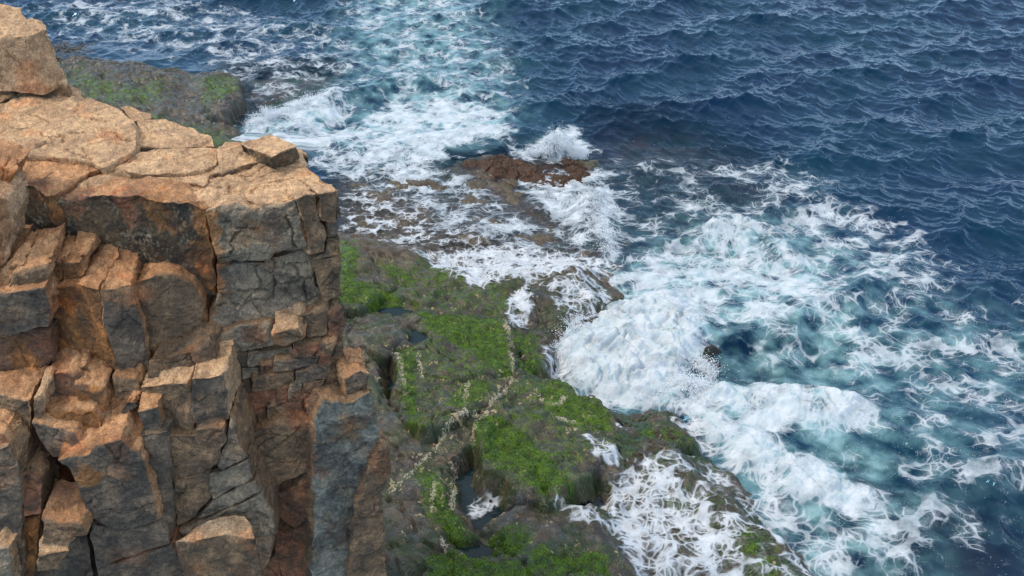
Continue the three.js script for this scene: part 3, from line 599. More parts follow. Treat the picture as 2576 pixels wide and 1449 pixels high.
// a rock with a many-sided cap and sides that run back along E; edges are worn round, faces broken by joints
function rock(spec) {
  const { P0, N, E, depth, pts, capPal, sidePal, r = 0.045, L = 0.026, rough = 1, joints = 1, salt = 0, cuts = [] } = spec;
  const U = new THREE.Vector3().crossVectors(Math.abs(N.y) > 0.8 ? new THREE.Vector3(0, 0, -1) : new THREE.Vector3(0, 1, 0), N).normalize(), V = new THREE.Vector3().crossVectors(N, U);
  let poly = pts.map((p) => { const q = p.clone().sub(P0); return new THREE.Vector2(q.dot(U), q.dot(V)); });
  if (THREE.ShapeUtils.area(poly) < 0) poly = poly.reverse();
  const cutLines = cuts.map((l) => l.map((p) => { const q = p.clone().sub(P0); return [q.dot(U), q.dot(V)]; }));
  const n = poly.length, tris = THREE.ShapeUtils.triangulateShape(poly, []);
  const pos = [], face = [], vert = new Map(), index = [];
  const key = (u, v, w) => Math.round(u * 20000) + ',' + Math.round(v * 20000) + ',' + Math.round(w * 20000);
  const meta = [];
  const id = (p, cap, ei) => { const k = key(...p); let i = vert.get(k); if (i === undefined) { i = meta.length; vert.set(k, i); meta.push([p[0], p[1], p[2], cap, ei]); } return i; };
  const L2 = L * L;
  const d2 = (a, b) => (a[0] - b[0]) ** 2 + (a[1] - b[1]) ** 2 + (a[2] - b[2]) ** 2, mid = (a, b) => [(a[0] + b[0]) / 2, (a[1] + b[1]) / 2, (a[2] + b[2]) / 2];
  const split = (a, b, c, cap, ei, lim) => {
    const x = d2(a, b), y = d2(b, c), z = d2(c, a);
    if (x <= lim && y <= lim && z <= lim) { index.push(id(a, cap, ei), id(b, cap, ei), id(c, cap, ei)); return; }
    if (x >= y && x >= z) { const m = mid(a, b); split(a, m, c, cap, ei, lim); split(m, b, c, cap, ei, lim); }
    else if (y >= z) { const m = mid(b, c); split(a, b, m, cap, ei, lim); split(a, m, c, cap, ei, lim); }
    else { const m = mid(c, a); split(a, b, m, cap, ei, lim); split(m, b, c, cap, ei, lim); }
  };
  for (const [a, b, c] of tris) split([poly[a].x, poly[a].y, 0], [poly[b].x, poly[b].y, 0], [poly[c].x, poly[c].y, 0], 1, 0, L2);
  const eye = new THREE.Vector3(0, EYE_HEIGHT, 0), edge = [];
  for (let i = 0; i < n; i++) {
    const a = poly[i], b = poly[(i + 1) % n], nx = b.y - a.y, ny = -(b.x - a.x), l = Math.hypot(nx, ny) || 1;
    edge.push([a.x, a.y, b.x - a.x, b.y - a.y, -nx / l, -ny / l]);
    const A = [a.x, a.y, 0], B = [b.x, b.y, 0], C = [b.x, b.y, depth], D = [a.x, a.y, depth];
    const out = U.clone().multiplyScalar(nx / l).addScaledVector(V, ny / l), m = P0.clone().addScaledVector(U, (a.x + b.x) / 2).addScaledVector(V, (a.y + b.y) / 2);
    out.addScaledVector(E, -out.dot(E)).normalize();
    const hidden = out.dot(eye.clone().sub(m).normalize()) < -0.25, lim = hidden ? 0.04 : L2 * 2.4;
    split(A, D, C, 0, i, lim); split(A, C, B, 0, i, lim);
  }
  const cnt = meta.length, P = new Float32Array(cnt * 3), col = new Float32Array(cnt * 3), uv = new Float32Array(cnt * 2);
  for (let i = 0; i < cnt; i++) {
    let [u, v, w, cap, ei] = meta[i];
    let best = 1e9, be = null;
    if (cap) { for (const e of edge) { const t = clamp(((u - e[0]) * e[2] + (v - e[1]) * e[3]) / (e[2] * e[2] + e[3] * e[3])), q = Math.hypot(u - e[0] - e[2] * t, v - e[1] - e[3] * t); if (q < best) { best = q; be = e; } } }
    else { be = edge[ei]; best = 0; }
    let x = P0.x + U.x * u + V.x * v + E.x * w, y = P0.y + U.y * u + V.y * v + E.y * w, z = P0.z + U.z * u + V.z * v + E.z * w;
    const rr = r * clamp(0.75 + 0.9 * n3(x * 2.1 + salt, y * 2.1, z * 2.1) + 0.5 * n3(x * 6, y * 6 + salt, z * 6), 0.12, 1.7);
    let dn = 0, di = 0;
    if (cap && best < rr) { const ph = Math.PI / 4 * (1 - best / rr); di = rr * (1 - Math.sin(ph)) - best; dn = rr * (1 - Math.cos(ph)); }
    else if (!cap && w < rr) { const ph = Math.PI / 4 * (1 - w / rr); dn = rr * (1 - Math.sin(ph)) - w; di = rr * (1 - Math.cos(ph)); }
    // joints: pieces of the face sit a little deeper or prouder, with cracks between
    const fade = cap ? sstep(0, 0.05, best) : sstep(0, 0.05, w);
    const wx = x + 0.10 * n3(x * 1.7, y * 1.7, z * 1.7 + 5), wy = y + 0.10 * n3(x * 1.7 + 9, y * 1.7, z * 1.7);
    const cell = vor3(wx * 1.9 + salt, wy * 2.5, z * 1.6), crack = cell[0], cid = cell[1];
    let push = 0;
    push -= joints * (0.045 * (1 - sstep(0.0, 0.045, crack))) * sstep(-0.25, 0.25, n3(x * 0.8 + 3, y * 0.8, z * 0.8 + salt));
    push += joints * (cid - 0.5) * 0.03 * sstep(0, 0.08, crack);
    const c2 = vor3(wx * 5.2 + 3, wy * 7 + salt, z * 5.2);
    push += joints * ((c2[1] - 0.5) * 0.012 * sstep(0, 0.06, c2[0]) - 0.012 * (1 - sstep(0, 0.06, c2[0]))) * sstep(0.0, 0.35, n3(x * 1.1, y * 1.1 + 7, z * 1.1));
    const flake = n3(x * 1.5 + 2, y * 1.9, z * 1.5 + salt) * 3.2; push += 0.016 * (Math.floor(flake) + sstep(0.8, 1, flake - Math.floor(flake))) * 0.5;   // peeled sheets
    push += rough * (0.022 * fbm3(x * 1.1, y * 1.1, z * 1.1 + salt, 2) + 0.02 * fbm3(x * 4.3, y * 4.3 + salt, z * 4.3, 3) + 0.006 * n3(x * 26, y * 26, z * 26));
    if (cap && cutLines.length) { let m = 1e9; const cu = u + 0.03 * n3(x * 5, y * 5, z * 5 + 2) + 0.012 * n3(x * 15, y * 15, z * 15), cv = v + 0.03 * n3(x * 5 + 4, y * 5, z * 5) + 0.012 * n3(x * 15 + 3, y * 15, z * 15); for (const l of cutLines) m = Math.min(m, lineDist(l, cu, cv)); const cw = 0.022 * clamp(0.8 + 0.7 * n3(x * 2.5, y * 2.5, z * 2.5 + 9), 0.3, 1.6); push -= 0.06 * (1 - sstep(cw * 0.35, cw, m)); }
    push *= fade;
    const ix = U.x * be[4] + V.x * be[5], iy = U.y * be[4] + V.y * be[5], iz = U.z * be[4] + V.z * be[5];
    x += ix * di + E.x * dn; y += iy * di + E.y * dn; z += iz * di + E.z * dn;
    if (cap) { x += N.x * push; y += N.y * push; z += N.z * push; } else { x -= ix * push; y -= iy * push; z -= iz * push; }
    const j1 = rough * 0.022, j2 = rough * 0.008, ox = meta[i][0] + P0.x * 3, oy = meta[i][1] + P0.y * 3, ow = meta[i][2];
    x += j1 * n3(ox * 2.3, oy * 2.3, ow * 2.3 + salt) + j2 * n3(ox * 8, oy * 8, ow * 8); y += j1 * n3(ox * 2.3 + 7, oy * 2.3, ow * 2.3) + j2 * n3(ox * 8, oy * 8 + 4, ow * 8); z += j1 * n3(ox * 2.3, oy * 2.3 + 9, ow * 2.3) + j2 * n3(ox * 8 + 2, oy * 8, ow * 8);
    P[i * 3] = x; P[i * 3 + 1] = y; P[i * 3 + 2] = z;
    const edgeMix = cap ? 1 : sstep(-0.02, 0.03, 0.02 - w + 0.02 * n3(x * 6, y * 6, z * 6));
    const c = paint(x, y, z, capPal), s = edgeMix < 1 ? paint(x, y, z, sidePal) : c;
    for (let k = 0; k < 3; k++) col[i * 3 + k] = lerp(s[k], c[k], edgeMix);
    uv[i * 2] = (x * E1.x + y * E1.y + z * E1.z) / 0.7; uv[i * 2 + 1] = (x * E2.x + y * E2.y + z * E2.z) / 0.7;
  }
  const g = geo(P, new Uint32Array(index), { color: col, uv });
  // make sure faces look outward
  const c0 = index[0] * 3, c1 = index[1] * 3, c2_ = index[2] * 3;
  const a = new THREE.Vector3(P[c1] - P[c0], P[c1 + 1] - P[c0 + 1], P[c1 + 2] - P[c0 + 2]), b = new THREE.Vector3(P[c2_] - P[c0], P[c2_ + 1] - P[c0 + 1], P[c2_ + 2] - P[c0 + 2]);
  if (a.cross(b).dot(N) < 0) { const ix = g.index.array; for (let i = 0; i < ix.length; i += 3) { const t = ix[i]; ix[i] = ix[i + 1]; ix[i + 1] = t; } g.computeVertexNormals(); }
  return g;
}
const cliff = new THREE.Group();
cliff.name = 'granite_cliff';
tag(cliff, 'jointed tan and rust-brown granite cliff filling the left side', 'cliff');
scene.add(cliff);
let saltCount = 0;
const cutOn = (cuts, P0, N) => (cuts ?? []).map((l) => l.map(([px, py]) => { const d = new THREE.Vector3(...ray(px, py)), e = new THREE.Vector3(0, EYE_HEIGHT, 0), k = P0.clone().sub(e).dot(N) / d.dot(N); return e.addScaledVector(d, k); }));
// upright block: cap looks toward the open side, sides run back into the cliff
function wallBlock(cap, F, yaw, pal, top, o = {}) {
  const a = o.a ?? [cap.reduce((s, p) => s + p[0], 0) / cap.length, cap.reduce((s, p) => s + p[1], 0) / cap.length], P0 = onF(a[0], a[1], F), y = yaw * Math.PI / 180, t = (o.pitch ?? 6) * Math.PI / 180;
  const N = new THREE.Vector3(Math.sin(y) * Math.cos(t), Math.sin(t), Math.cos(y) * Math.cos(t)), E = new THREE.Vector3(o.ex ?? 0, o.s ?? 0.12, -1).normalize();
  const pts = cap.map(([px, py]) => { const r = ray(px, py), d = new THREE.Vector3(...r), e = new THREE.Vector3(0, EYE_HEIGHT, 0), k = P0.clone().sub(e).dot(N) / d.dot(N); return e.addScaledVector(d, k); });
  // narrow open joint all round
  const mid = pts.reduce((s, p) => s.add(p), new THREE.Vector3()).multiplyScalar(1 / pts.length), g = o.gap ?? 0.006;
  for (const p of pts) { const d = mid.clone().sub(p); p.addScaledVector(d.normalize(), g); }
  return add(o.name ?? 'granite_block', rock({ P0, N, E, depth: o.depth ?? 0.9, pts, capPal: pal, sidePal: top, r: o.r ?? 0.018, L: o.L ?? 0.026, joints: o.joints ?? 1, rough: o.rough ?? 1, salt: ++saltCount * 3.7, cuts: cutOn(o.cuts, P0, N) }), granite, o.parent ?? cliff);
}
// ledge slab: cap is the weathered top, sides run down
function ledgeSlab(cap, h, tilt, pal, side, depth, o = {}) {
  const a = o.a ?? [cap.reduce((s, p) => s + p[0], 0) / cap.length, cap.reduce((s, p) => s + p[1], 0) / cap.length], P0 = onY(a[0], a[1], h), N = new THREE.Vector3(tilt[0], 1, tilt[1]).normalize(), E = new THREE.Vector3(o.ex ?? 0, -1, o.ez ?? 0).normalize();
  const pts = cap.map(([px, py]) => { const d = new THREE.Vector3(...ray(px, py)), e = new THREE.Vector3(0, EYE_HEIGHT, 0), k = P0.clone().sub(e).dot(N) / d.dot(N); return e.addScaledVector(d, k); });
  return add(o.name ?? 'ledge_slab', rock({ P0, N, E, depth, pts, capPal: pal, sidePal: side, r: o.r ?? 0.035, L: o.L ?? 0.032, joints: o.joints ?? 0.8, rough: o.rough ?? 1, salt: ++saltCount * 3.7, cuts: cutOn(o.cuts, P0, N) }), granite, o.parent ?? cliff);
}
// the mass of the cliff behind the blocks
{
  const outline = [[-16, -10.5], [-5.2, -10.45], [-3.2, -10.3], [-2.75, -10.4], [-3.1, -11.0], [-4.4, -11.9], [-6.0, -12.6], [-16, -14]].map(([x, z]) => new THREE.Vector3(x, 9.3, z));
  const P0 = outline[0].clone();
  add('cliff_core', rock({ P0, N: new THREE.Vector3(0, 1, 0), E: new THREE.Vector3(0.02, -1, 0.1).normalize(), depth: 10.5, pts: outline, capPal: 'pink', sidePal: 'dark', L: 0.14, r: 0.1, rough: 2 }), granite, cliff);
}
// weathered top
ledgeSlab([[0, 262], [35, 248], [116, 224], [210, 243], [298, 270], [335, 305], [345, 335], [343, 364], [332, 380], [262, 420], [225, 404], [180, 398], [110, 392], [40, 385], [-60, 372], [-60, 270]], 10.68, [0.02, 0.03], 'tan', 'tan', 1.6, { L: 0.026, joints: 0.4, cuts: [[[65, 277], [127, 304]], [[229, 294], [260, 306]], [[99, 337], [130, 356]], [[147, 339], [165, 351]], [[174, 337], [205, 336], [214, 334]], [[168, 373], [209, 390], [233, 410], [254, 420]], [[202, 366], [219, 376]], [[0, 318], [40, 322], [90, 316]], [[88, 372], [120, 352], [160, 345]], [[290, 330], [330, 350]]] });
ledgeSlab([[347, 300], [415, 298], [470, 316], [527, 342], [541, 366], [470, 371], [404, 371], [345, 366], [346, 335]], 10.5, [0.10, -0.02], 'tan', 'brown', 1.6);
ledgeSlab([[300, 270], [330, 268], [380, 284], [380, 296], [346, 300], [336, 304]], 10.52, [0.05, 0], 'tan', 'brown', 1.4);
ledgeSlab([[-60, 200], [36, 200], [70, 190], [140, 205], [203, 222], [208, 243], [140, 232], [116, 223], [35, 246], [-60, 268]], 10.72, [0.02, 0.02], 'tan', 'brown', 1.6);
ledgeSlab([[-60, 188], [60, 176], [128, 156], [156, 170], [170, 212], [140, 204], [75, 189], [-60, 198]], 10.95, [0.02, 0.04], 'tan', 'brown', 1.6);
ledgeSlab([[22, 470], [42, 432], [-60, 410], [-60, 384], [30, 388], [110, 394], [180, 400], [225, 406], [256, 424], [225, 434], [192, 454], [136, 490], [112, 492], [85, 466]], 10.56, [0.0, 0.05], 'pink', 'orange', 0.5);
ledgeSlab([[132, 494], [190, 456], [228, 435], [262, 426], [330, 384], [404, 374], [541, 369], [600, 354], [670, 390], [745, 374], [762, 380], [770, 396], [772, 420], [800, 442], [848, 480], [772, 491], [742, 499], [700, 512], [642, 527], [590, 514], [512, 527], [440, 506], [340, 488], [240, 486], [170, 498]], 10.48, [0.0, 0.02], 'tan', 'gray', 0.42, { L: 0.024, joints: 0.35, cuts: [[[225, 445], [270, 430], [325, 410]], [[510, 432], [560, 421], [615, 408], [675, 397]], [[538, 445], [560, 443], [590, 430], [625, 415], [665, 405]], [[465, 485], [528, 476], [565, 470]], [[575, 467], [583, 485], [603, 500], [635, 507], [653, 517]], [[630, 453], [675, 435], [728, 420], [768, 421]], [[285, 507], [325, 482], [362, 466]], [[212, 500], [221, 462]], [[125, 487], [170, 460], [225, 435]], [[700, 415], [770, 400]], [[360, 452], [440, 444], [505, 438]], [[600, 440], [640, 432], [690, 410]]] });
ledgeSlab([[347, 382], [425, 379], [490, 392], [545, 406], [547, 416], [510, 430], [440, 437], [325, 434], [290, 424]], 10.56, [0.03, 0.04], 'tan', 'tan', 0.16, { L: 0.028 });
ledgeSlab([[547, 371], [565, 357], [592, 353], [668, 387], [668, 399], [590, 420], [522, 438], [550, 410]], 10.57, [0.0, 0.05], 'tan', 'brown', 0.2, { L: 0.028 });
tag(ledgeSlab([[604, 360], [640, 347], [682, 335], [746, 360], [747, 367], [712, 382], [684, 394], [670, 386]], 10.72, [-0.06, 0.02], 'tan', 'dark', 0.2, { L: 0.024, parent: scene, name: 'perched_slab' }), 'loose tan slab with dark broken end, perched on the ledge rim', 'rock slab');
ledgeSlab([[468, 456], [500, 444], [522, 447], [525, 458], [512, 468], [490, 462]], 10.535, [0, 0.02], 'tan', 'pink', 0.08, { L: 0.022, r: 0.02 });
ledgeSlab([[590, 470], [650, 455], [740, 440], [800, 446], [846, 480], [772, 489], [700, 508], [660, 512], [610, 500]], 10.535, [0, 0.03], 'tan', 'tan', 0.1, { L: 0.026, r: 0.05, cuts: [[[632, 480], [655, 467], [675, 467]], [[680, 455], [740, 445]]] });
ledgeSlab([[740, 374], [758, 374], [772, 380], [772, 388], [756, 390]], 10.45, [0, 0], 'tan', 'brown', 0.5, { L: 0.028 });
// upper wall
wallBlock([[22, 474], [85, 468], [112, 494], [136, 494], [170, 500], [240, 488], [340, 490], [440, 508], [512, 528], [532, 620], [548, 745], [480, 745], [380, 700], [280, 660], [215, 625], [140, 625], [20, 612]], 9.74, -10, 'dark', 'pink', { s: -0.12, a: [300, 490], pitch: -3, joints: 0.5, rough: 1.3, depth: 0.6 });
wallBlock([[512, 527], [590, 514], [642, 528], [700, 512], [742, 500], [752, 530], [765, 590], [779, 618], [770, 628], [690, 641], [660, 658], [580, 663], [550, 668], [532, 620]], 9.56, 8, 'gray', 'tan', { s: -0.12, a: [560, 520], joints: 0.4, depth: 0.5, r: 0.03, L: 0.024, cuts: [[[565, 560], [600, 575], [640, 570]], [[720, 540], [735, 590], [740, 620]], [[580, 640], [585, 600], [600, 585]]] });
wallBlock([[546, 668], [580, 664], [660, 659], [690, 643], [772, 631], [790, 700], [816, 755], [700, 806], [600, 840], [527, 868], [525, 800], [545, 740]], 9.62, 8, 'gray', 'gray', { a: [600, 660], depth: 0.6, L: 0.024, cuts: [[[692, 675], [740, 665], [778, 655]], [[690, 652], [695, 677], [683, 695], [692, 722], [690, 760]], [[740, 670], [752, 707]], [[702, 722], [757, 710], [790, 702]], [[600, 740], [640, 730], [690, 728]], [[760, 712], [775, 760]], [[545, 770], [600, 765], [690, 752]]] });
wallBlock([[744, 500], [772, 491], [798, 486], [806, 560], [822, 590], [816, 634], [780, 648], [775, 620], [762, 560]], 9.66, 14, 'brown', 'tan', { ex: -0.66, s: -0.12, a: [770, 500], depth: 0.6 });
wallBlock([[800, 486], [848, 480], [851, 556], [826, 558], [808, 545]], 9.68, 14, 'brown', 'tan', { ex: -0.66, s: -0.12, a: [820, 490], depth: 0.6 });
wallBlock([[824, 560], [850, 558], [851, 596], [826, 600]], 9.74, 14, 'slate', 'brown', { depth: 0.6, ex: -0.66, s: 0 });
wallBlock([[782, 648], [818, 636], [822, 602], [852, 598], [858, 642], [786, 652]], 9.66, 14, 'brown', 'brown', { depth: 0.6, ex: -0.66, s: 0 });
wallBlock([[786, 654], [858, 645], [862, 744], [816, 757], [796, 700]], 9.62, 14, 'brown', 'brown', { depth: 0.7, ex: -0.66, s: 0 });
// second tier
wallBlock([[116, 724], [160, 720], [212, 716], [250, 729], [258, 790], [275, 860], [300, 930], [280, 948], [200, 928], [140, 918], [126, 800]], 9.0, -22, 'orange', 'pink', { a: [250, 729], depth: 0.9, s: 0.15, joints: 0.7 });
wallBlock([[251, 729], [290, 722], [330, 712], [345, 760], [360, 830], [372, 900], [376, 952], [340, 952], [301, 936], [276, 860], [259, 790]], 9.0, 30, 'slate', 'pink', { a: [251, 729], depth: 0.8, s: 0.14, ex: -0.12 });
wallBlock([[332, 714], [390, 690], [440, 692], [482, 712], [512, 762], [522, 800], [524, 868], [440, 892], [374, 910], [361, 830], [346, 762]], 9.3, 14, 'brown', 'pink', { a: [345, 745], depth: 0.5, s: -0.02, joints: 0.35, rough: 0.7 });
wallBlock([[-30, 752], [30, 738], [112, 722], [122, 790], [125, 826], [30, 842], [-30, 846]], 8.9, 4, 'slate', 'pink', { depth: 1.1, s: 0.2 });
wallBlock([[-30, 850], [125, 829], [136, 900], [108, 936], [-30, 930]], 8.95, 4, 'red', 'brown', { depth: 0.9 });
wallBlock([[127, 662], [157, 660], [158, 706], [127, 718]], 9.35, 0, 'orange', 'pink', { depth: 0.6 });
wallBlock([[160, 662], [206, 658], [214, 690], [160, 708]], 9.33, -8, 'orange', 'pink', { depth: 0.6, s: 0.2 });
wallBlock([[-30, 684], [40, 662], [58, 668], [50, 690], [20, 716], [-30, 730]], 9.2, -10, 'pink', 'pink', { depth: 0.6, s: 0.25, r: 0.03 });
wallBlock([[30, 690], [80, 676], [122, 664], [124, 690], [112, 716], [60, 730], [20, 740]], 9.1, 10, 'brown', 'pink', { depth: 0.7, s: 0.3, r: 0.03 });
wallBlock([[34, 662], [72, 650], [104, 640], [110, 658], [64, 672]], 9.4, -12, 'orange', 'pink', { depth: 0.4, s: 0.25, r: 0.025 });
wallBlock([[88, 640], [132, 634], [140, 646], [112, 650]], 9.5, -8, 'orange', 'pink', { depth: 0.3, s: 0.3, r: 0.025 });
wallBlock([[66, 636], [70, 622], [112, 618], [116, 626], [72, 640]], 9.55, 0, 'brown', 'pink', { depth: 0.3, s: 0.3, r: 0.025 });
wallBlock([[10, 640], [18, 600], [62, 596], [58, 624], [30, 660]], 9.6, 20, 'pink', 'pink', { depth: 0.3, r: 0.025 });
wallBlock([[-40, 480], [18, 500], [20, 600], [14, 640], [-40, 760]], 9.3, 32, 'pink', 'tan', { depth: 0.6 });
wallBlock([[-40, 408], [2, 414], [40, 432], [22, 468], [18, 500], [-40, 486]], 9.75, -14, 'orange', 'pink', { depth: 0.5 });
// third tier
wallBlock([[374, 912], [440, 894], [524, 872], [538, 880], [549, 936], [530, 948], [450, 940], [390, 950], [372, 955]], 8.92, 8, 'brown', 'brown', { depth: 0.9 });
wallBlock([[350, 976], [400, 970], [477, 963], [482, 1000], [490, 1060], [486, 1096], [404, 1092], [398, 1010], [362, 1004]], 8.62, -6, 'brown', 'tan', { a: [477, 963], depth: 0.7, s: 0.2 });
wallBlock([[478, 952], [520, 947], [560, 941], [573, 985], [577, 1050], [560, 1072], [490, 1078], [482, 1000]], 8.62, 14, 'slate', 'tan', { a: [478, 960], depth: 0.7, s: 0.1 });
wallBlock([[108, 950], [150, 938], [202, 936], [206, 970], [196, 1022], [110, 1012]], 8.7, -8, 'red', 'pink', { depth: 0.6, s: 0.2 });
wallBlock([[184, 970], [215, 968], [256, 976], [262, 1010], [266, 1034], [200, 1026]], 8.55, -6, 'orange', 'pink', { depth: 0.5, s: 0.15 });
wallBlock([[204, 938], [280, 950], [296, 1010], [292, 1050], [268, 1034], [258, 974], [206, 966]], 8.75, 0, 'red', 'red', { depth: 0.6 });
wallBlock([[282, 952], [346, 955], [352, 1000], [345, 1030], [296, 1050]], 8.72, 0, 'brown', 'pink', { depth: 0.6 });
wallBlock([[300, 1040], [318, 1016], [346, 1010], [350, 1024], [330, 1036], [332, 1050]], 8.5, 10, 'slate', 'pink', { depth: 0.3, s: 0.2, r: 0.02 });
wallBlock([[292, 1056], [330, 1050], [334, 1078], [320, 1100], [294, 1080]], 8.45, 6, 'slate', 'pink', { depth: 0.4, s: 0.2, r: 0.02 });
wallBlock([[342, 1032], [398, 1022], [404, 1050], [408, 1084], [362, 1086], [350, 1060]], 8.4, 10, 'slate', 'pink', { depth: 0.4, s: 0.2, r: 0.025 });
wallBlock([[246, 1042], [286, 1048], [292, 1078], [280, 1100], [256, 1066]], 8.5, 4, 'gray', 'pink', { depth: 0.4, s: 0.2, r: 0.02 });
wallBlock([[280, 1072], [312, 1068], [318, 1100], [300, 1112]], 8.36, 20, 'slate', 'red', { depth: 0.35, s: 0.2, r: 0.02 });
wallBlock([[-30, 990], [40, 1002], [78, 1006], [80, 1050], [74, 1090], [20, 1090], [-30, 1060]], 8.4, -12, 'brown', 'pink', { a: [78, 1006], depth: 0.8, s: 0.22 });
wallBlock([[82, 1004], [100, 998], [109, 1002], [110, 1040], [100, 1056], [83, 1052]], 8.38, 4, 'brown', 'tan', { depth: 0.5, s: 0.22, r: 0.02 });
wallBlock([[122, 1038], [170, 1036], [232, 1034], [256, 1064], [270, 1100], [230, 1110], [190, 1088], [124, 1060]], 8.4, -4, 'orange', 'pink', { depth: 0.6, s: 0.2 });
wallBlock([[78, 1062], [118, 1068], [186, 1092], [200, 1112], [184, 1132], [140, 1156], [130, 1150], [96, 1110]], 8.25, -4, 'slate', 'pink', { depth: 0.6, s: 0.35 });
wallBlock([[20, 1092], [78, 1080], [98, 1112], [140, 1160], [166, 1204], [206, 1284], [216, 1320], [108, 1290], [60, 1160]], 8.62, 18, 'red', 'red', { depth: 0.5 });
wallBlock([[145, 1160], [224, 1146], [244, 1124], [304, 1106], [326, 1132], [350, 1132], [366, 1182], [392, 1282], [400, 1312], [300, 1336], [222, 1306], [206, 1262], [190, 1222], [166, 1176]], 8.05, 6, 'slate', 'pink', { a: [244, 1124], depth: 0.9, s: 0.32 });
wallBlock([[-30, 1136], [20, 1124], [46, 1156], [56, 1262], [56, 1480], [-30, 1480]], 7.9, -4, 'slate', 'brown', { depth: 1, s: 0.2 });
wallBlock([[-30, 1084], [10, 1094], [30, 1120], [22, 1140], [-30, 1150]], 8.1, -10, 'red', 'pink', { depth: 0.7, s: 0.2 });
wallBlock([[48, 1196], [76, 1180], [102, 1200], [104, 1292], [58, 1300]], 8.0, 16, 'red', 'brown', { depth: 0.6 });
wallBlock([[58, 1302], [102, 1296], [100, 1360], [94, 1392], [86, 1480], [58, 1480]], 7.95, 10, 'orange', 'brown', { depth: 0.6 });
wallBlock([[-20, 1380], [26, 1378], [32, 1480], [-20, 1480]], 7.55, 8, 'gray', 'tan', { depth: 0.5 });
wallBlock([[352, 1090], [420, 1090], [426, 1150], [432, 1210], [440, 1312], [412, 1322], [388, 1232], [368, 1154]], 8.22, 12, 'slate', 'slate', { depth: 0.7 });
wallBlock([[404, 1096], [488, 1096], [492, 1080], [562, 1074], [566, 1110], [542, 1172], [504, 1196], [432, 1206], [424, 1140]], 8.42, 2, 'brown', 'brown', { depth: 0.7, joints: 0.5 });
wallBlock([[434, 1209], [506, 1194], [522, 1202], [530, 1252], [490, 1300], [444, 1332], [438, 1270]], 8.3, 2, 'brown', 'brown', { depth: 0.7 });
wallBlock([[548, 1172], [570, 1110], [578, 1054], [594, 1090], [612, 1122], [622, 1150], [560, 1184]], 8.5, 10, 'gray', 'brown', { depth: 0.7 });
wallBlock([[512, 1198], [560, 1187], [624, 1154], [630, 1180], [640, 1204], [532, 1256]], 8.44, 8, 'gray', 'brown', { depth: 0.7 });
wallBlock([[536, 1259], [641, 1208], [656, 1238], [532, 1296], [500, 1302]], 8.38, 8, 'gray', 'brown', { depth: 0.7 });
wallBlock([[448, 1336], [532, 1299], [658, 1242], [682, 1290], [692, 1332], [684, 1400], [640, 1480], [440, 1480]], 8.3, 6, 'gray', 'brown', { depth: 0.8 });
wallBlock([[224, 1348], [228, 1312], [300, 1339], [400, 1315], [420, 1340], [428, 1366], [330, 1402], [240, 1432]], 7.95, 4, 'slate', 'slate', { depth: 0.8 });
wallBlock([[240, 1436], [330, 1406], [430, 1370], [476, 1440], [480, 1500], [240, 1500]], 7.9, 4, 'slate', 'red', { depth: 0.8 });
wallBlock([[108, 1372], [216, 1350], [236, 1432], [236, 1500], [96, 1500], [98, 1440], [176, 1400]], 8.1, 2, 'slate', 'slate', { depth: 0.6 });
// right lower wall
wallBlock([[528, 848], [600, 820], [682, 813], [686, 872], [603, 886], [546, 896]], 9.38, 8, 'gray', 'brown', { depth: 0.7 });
wallBlock([[681, 846], [691, 838], [750, 824], [772, 851], [718, 874], [687, 871]], 9.2, 8, 'brown', 'tan', { depth: 0.5, s: 0.22, r: 0.025 });
wallBlock([[690, 812], [750, 792], [816, 772], [826, 790], [824, 842], [776, 850], [752, 822]], 9.46, 8, 'brown', 'brown', { depth: 0.6 });
wallBlock([[828, 786], [863, 770], [866, 806], [862, 850], [846, 862], [828, 850]], 9.5, 14, 'red', 'brown', { depth: 0.5, ex: -0.6, s: 0.02 });
{
  const A = [548, 899], B = [846, 858], C = [792, 1058], D = [604, 1108], P = (u, v) => [lerp(lerp(A[0], B[0], u), lerp(D[0], C[0], u), v), lerp(lerp(A[1], B[1], u), lerp(D[1], C[1], u), v)];
  const pals = ['brown', 'brown', 'gray', 'gray', 'slate', 'red'], rows = [0, 0.17, 0.3, 0.48, 0.68, 1];
  for (let r = 0; r < rows.length - 1; r++) {
    let u = 0;
    while (u < 0.995) {
      const w = 0.1 + rnd() * 0.34, u1 = u + w > 0.9 ? 1 : u + w, k = (rnd() - 0.5) * 0.03, a = rows[r], b = rows[r + 1];
      wallBlock([P(u, a), P(u1, a + k * 0.3), P(u1 + k, b), P(u + k * 0.6, b)], 9.34 - 0.25 * a + (rnd() - 0.5) * 0.06, 8 + (rnd() - 0.5) * 8, pals[(rnd() * 6) | 0], 'brown', { depth: 0.55, r: 0.022, L: 0.024, gap: 0.004, s: 0.18 });
      u = u1;
    }
  }
}
wallBlock([[848, 862], [864, 856], [868, 940], [862, 990], [842, 1000], [820, 990], [800, 1056], [826, 930]], 9.36, 24, 'brown', 'brown', { depth: 0.5, ex: -0.6, s: 0 });
tag(wallBlock([[866, 896], [914, 898], [916, 926], [872, 940]], 9.35, 10, 'pink', 'pink', { depth: 0.22, s: 0.1, ex: -0.3, parent: scene, name: 'pink_boulder' }), 'small pale pink cracked block wedged at the right rim of the cliff', 'boulder');
wallBlock([[864, 950], [908, 930], [929, 944], [923, 962], [892, 998], [868, 1008]], 9.15, 14, 'slate', 'pink', { depth: 0.4, s: 0.12, ex: -0.4 });
wallBlock([[596, 1112], [700, 1062], [790, 1062], [786, 1180], [690, 1228], [656, 1234], [632, 1172]], 8.9, 6, 'brown', 'brown', { depth: 0.7, joints: 1.3 });
wallBlock([[664, 1256], [700, 1240], [786, 1206], [786, 1300], [742, 1332], [700, 1302]], 8.85, -6, 'red', 'brown', { depth: 0.6, s: 0.25 });
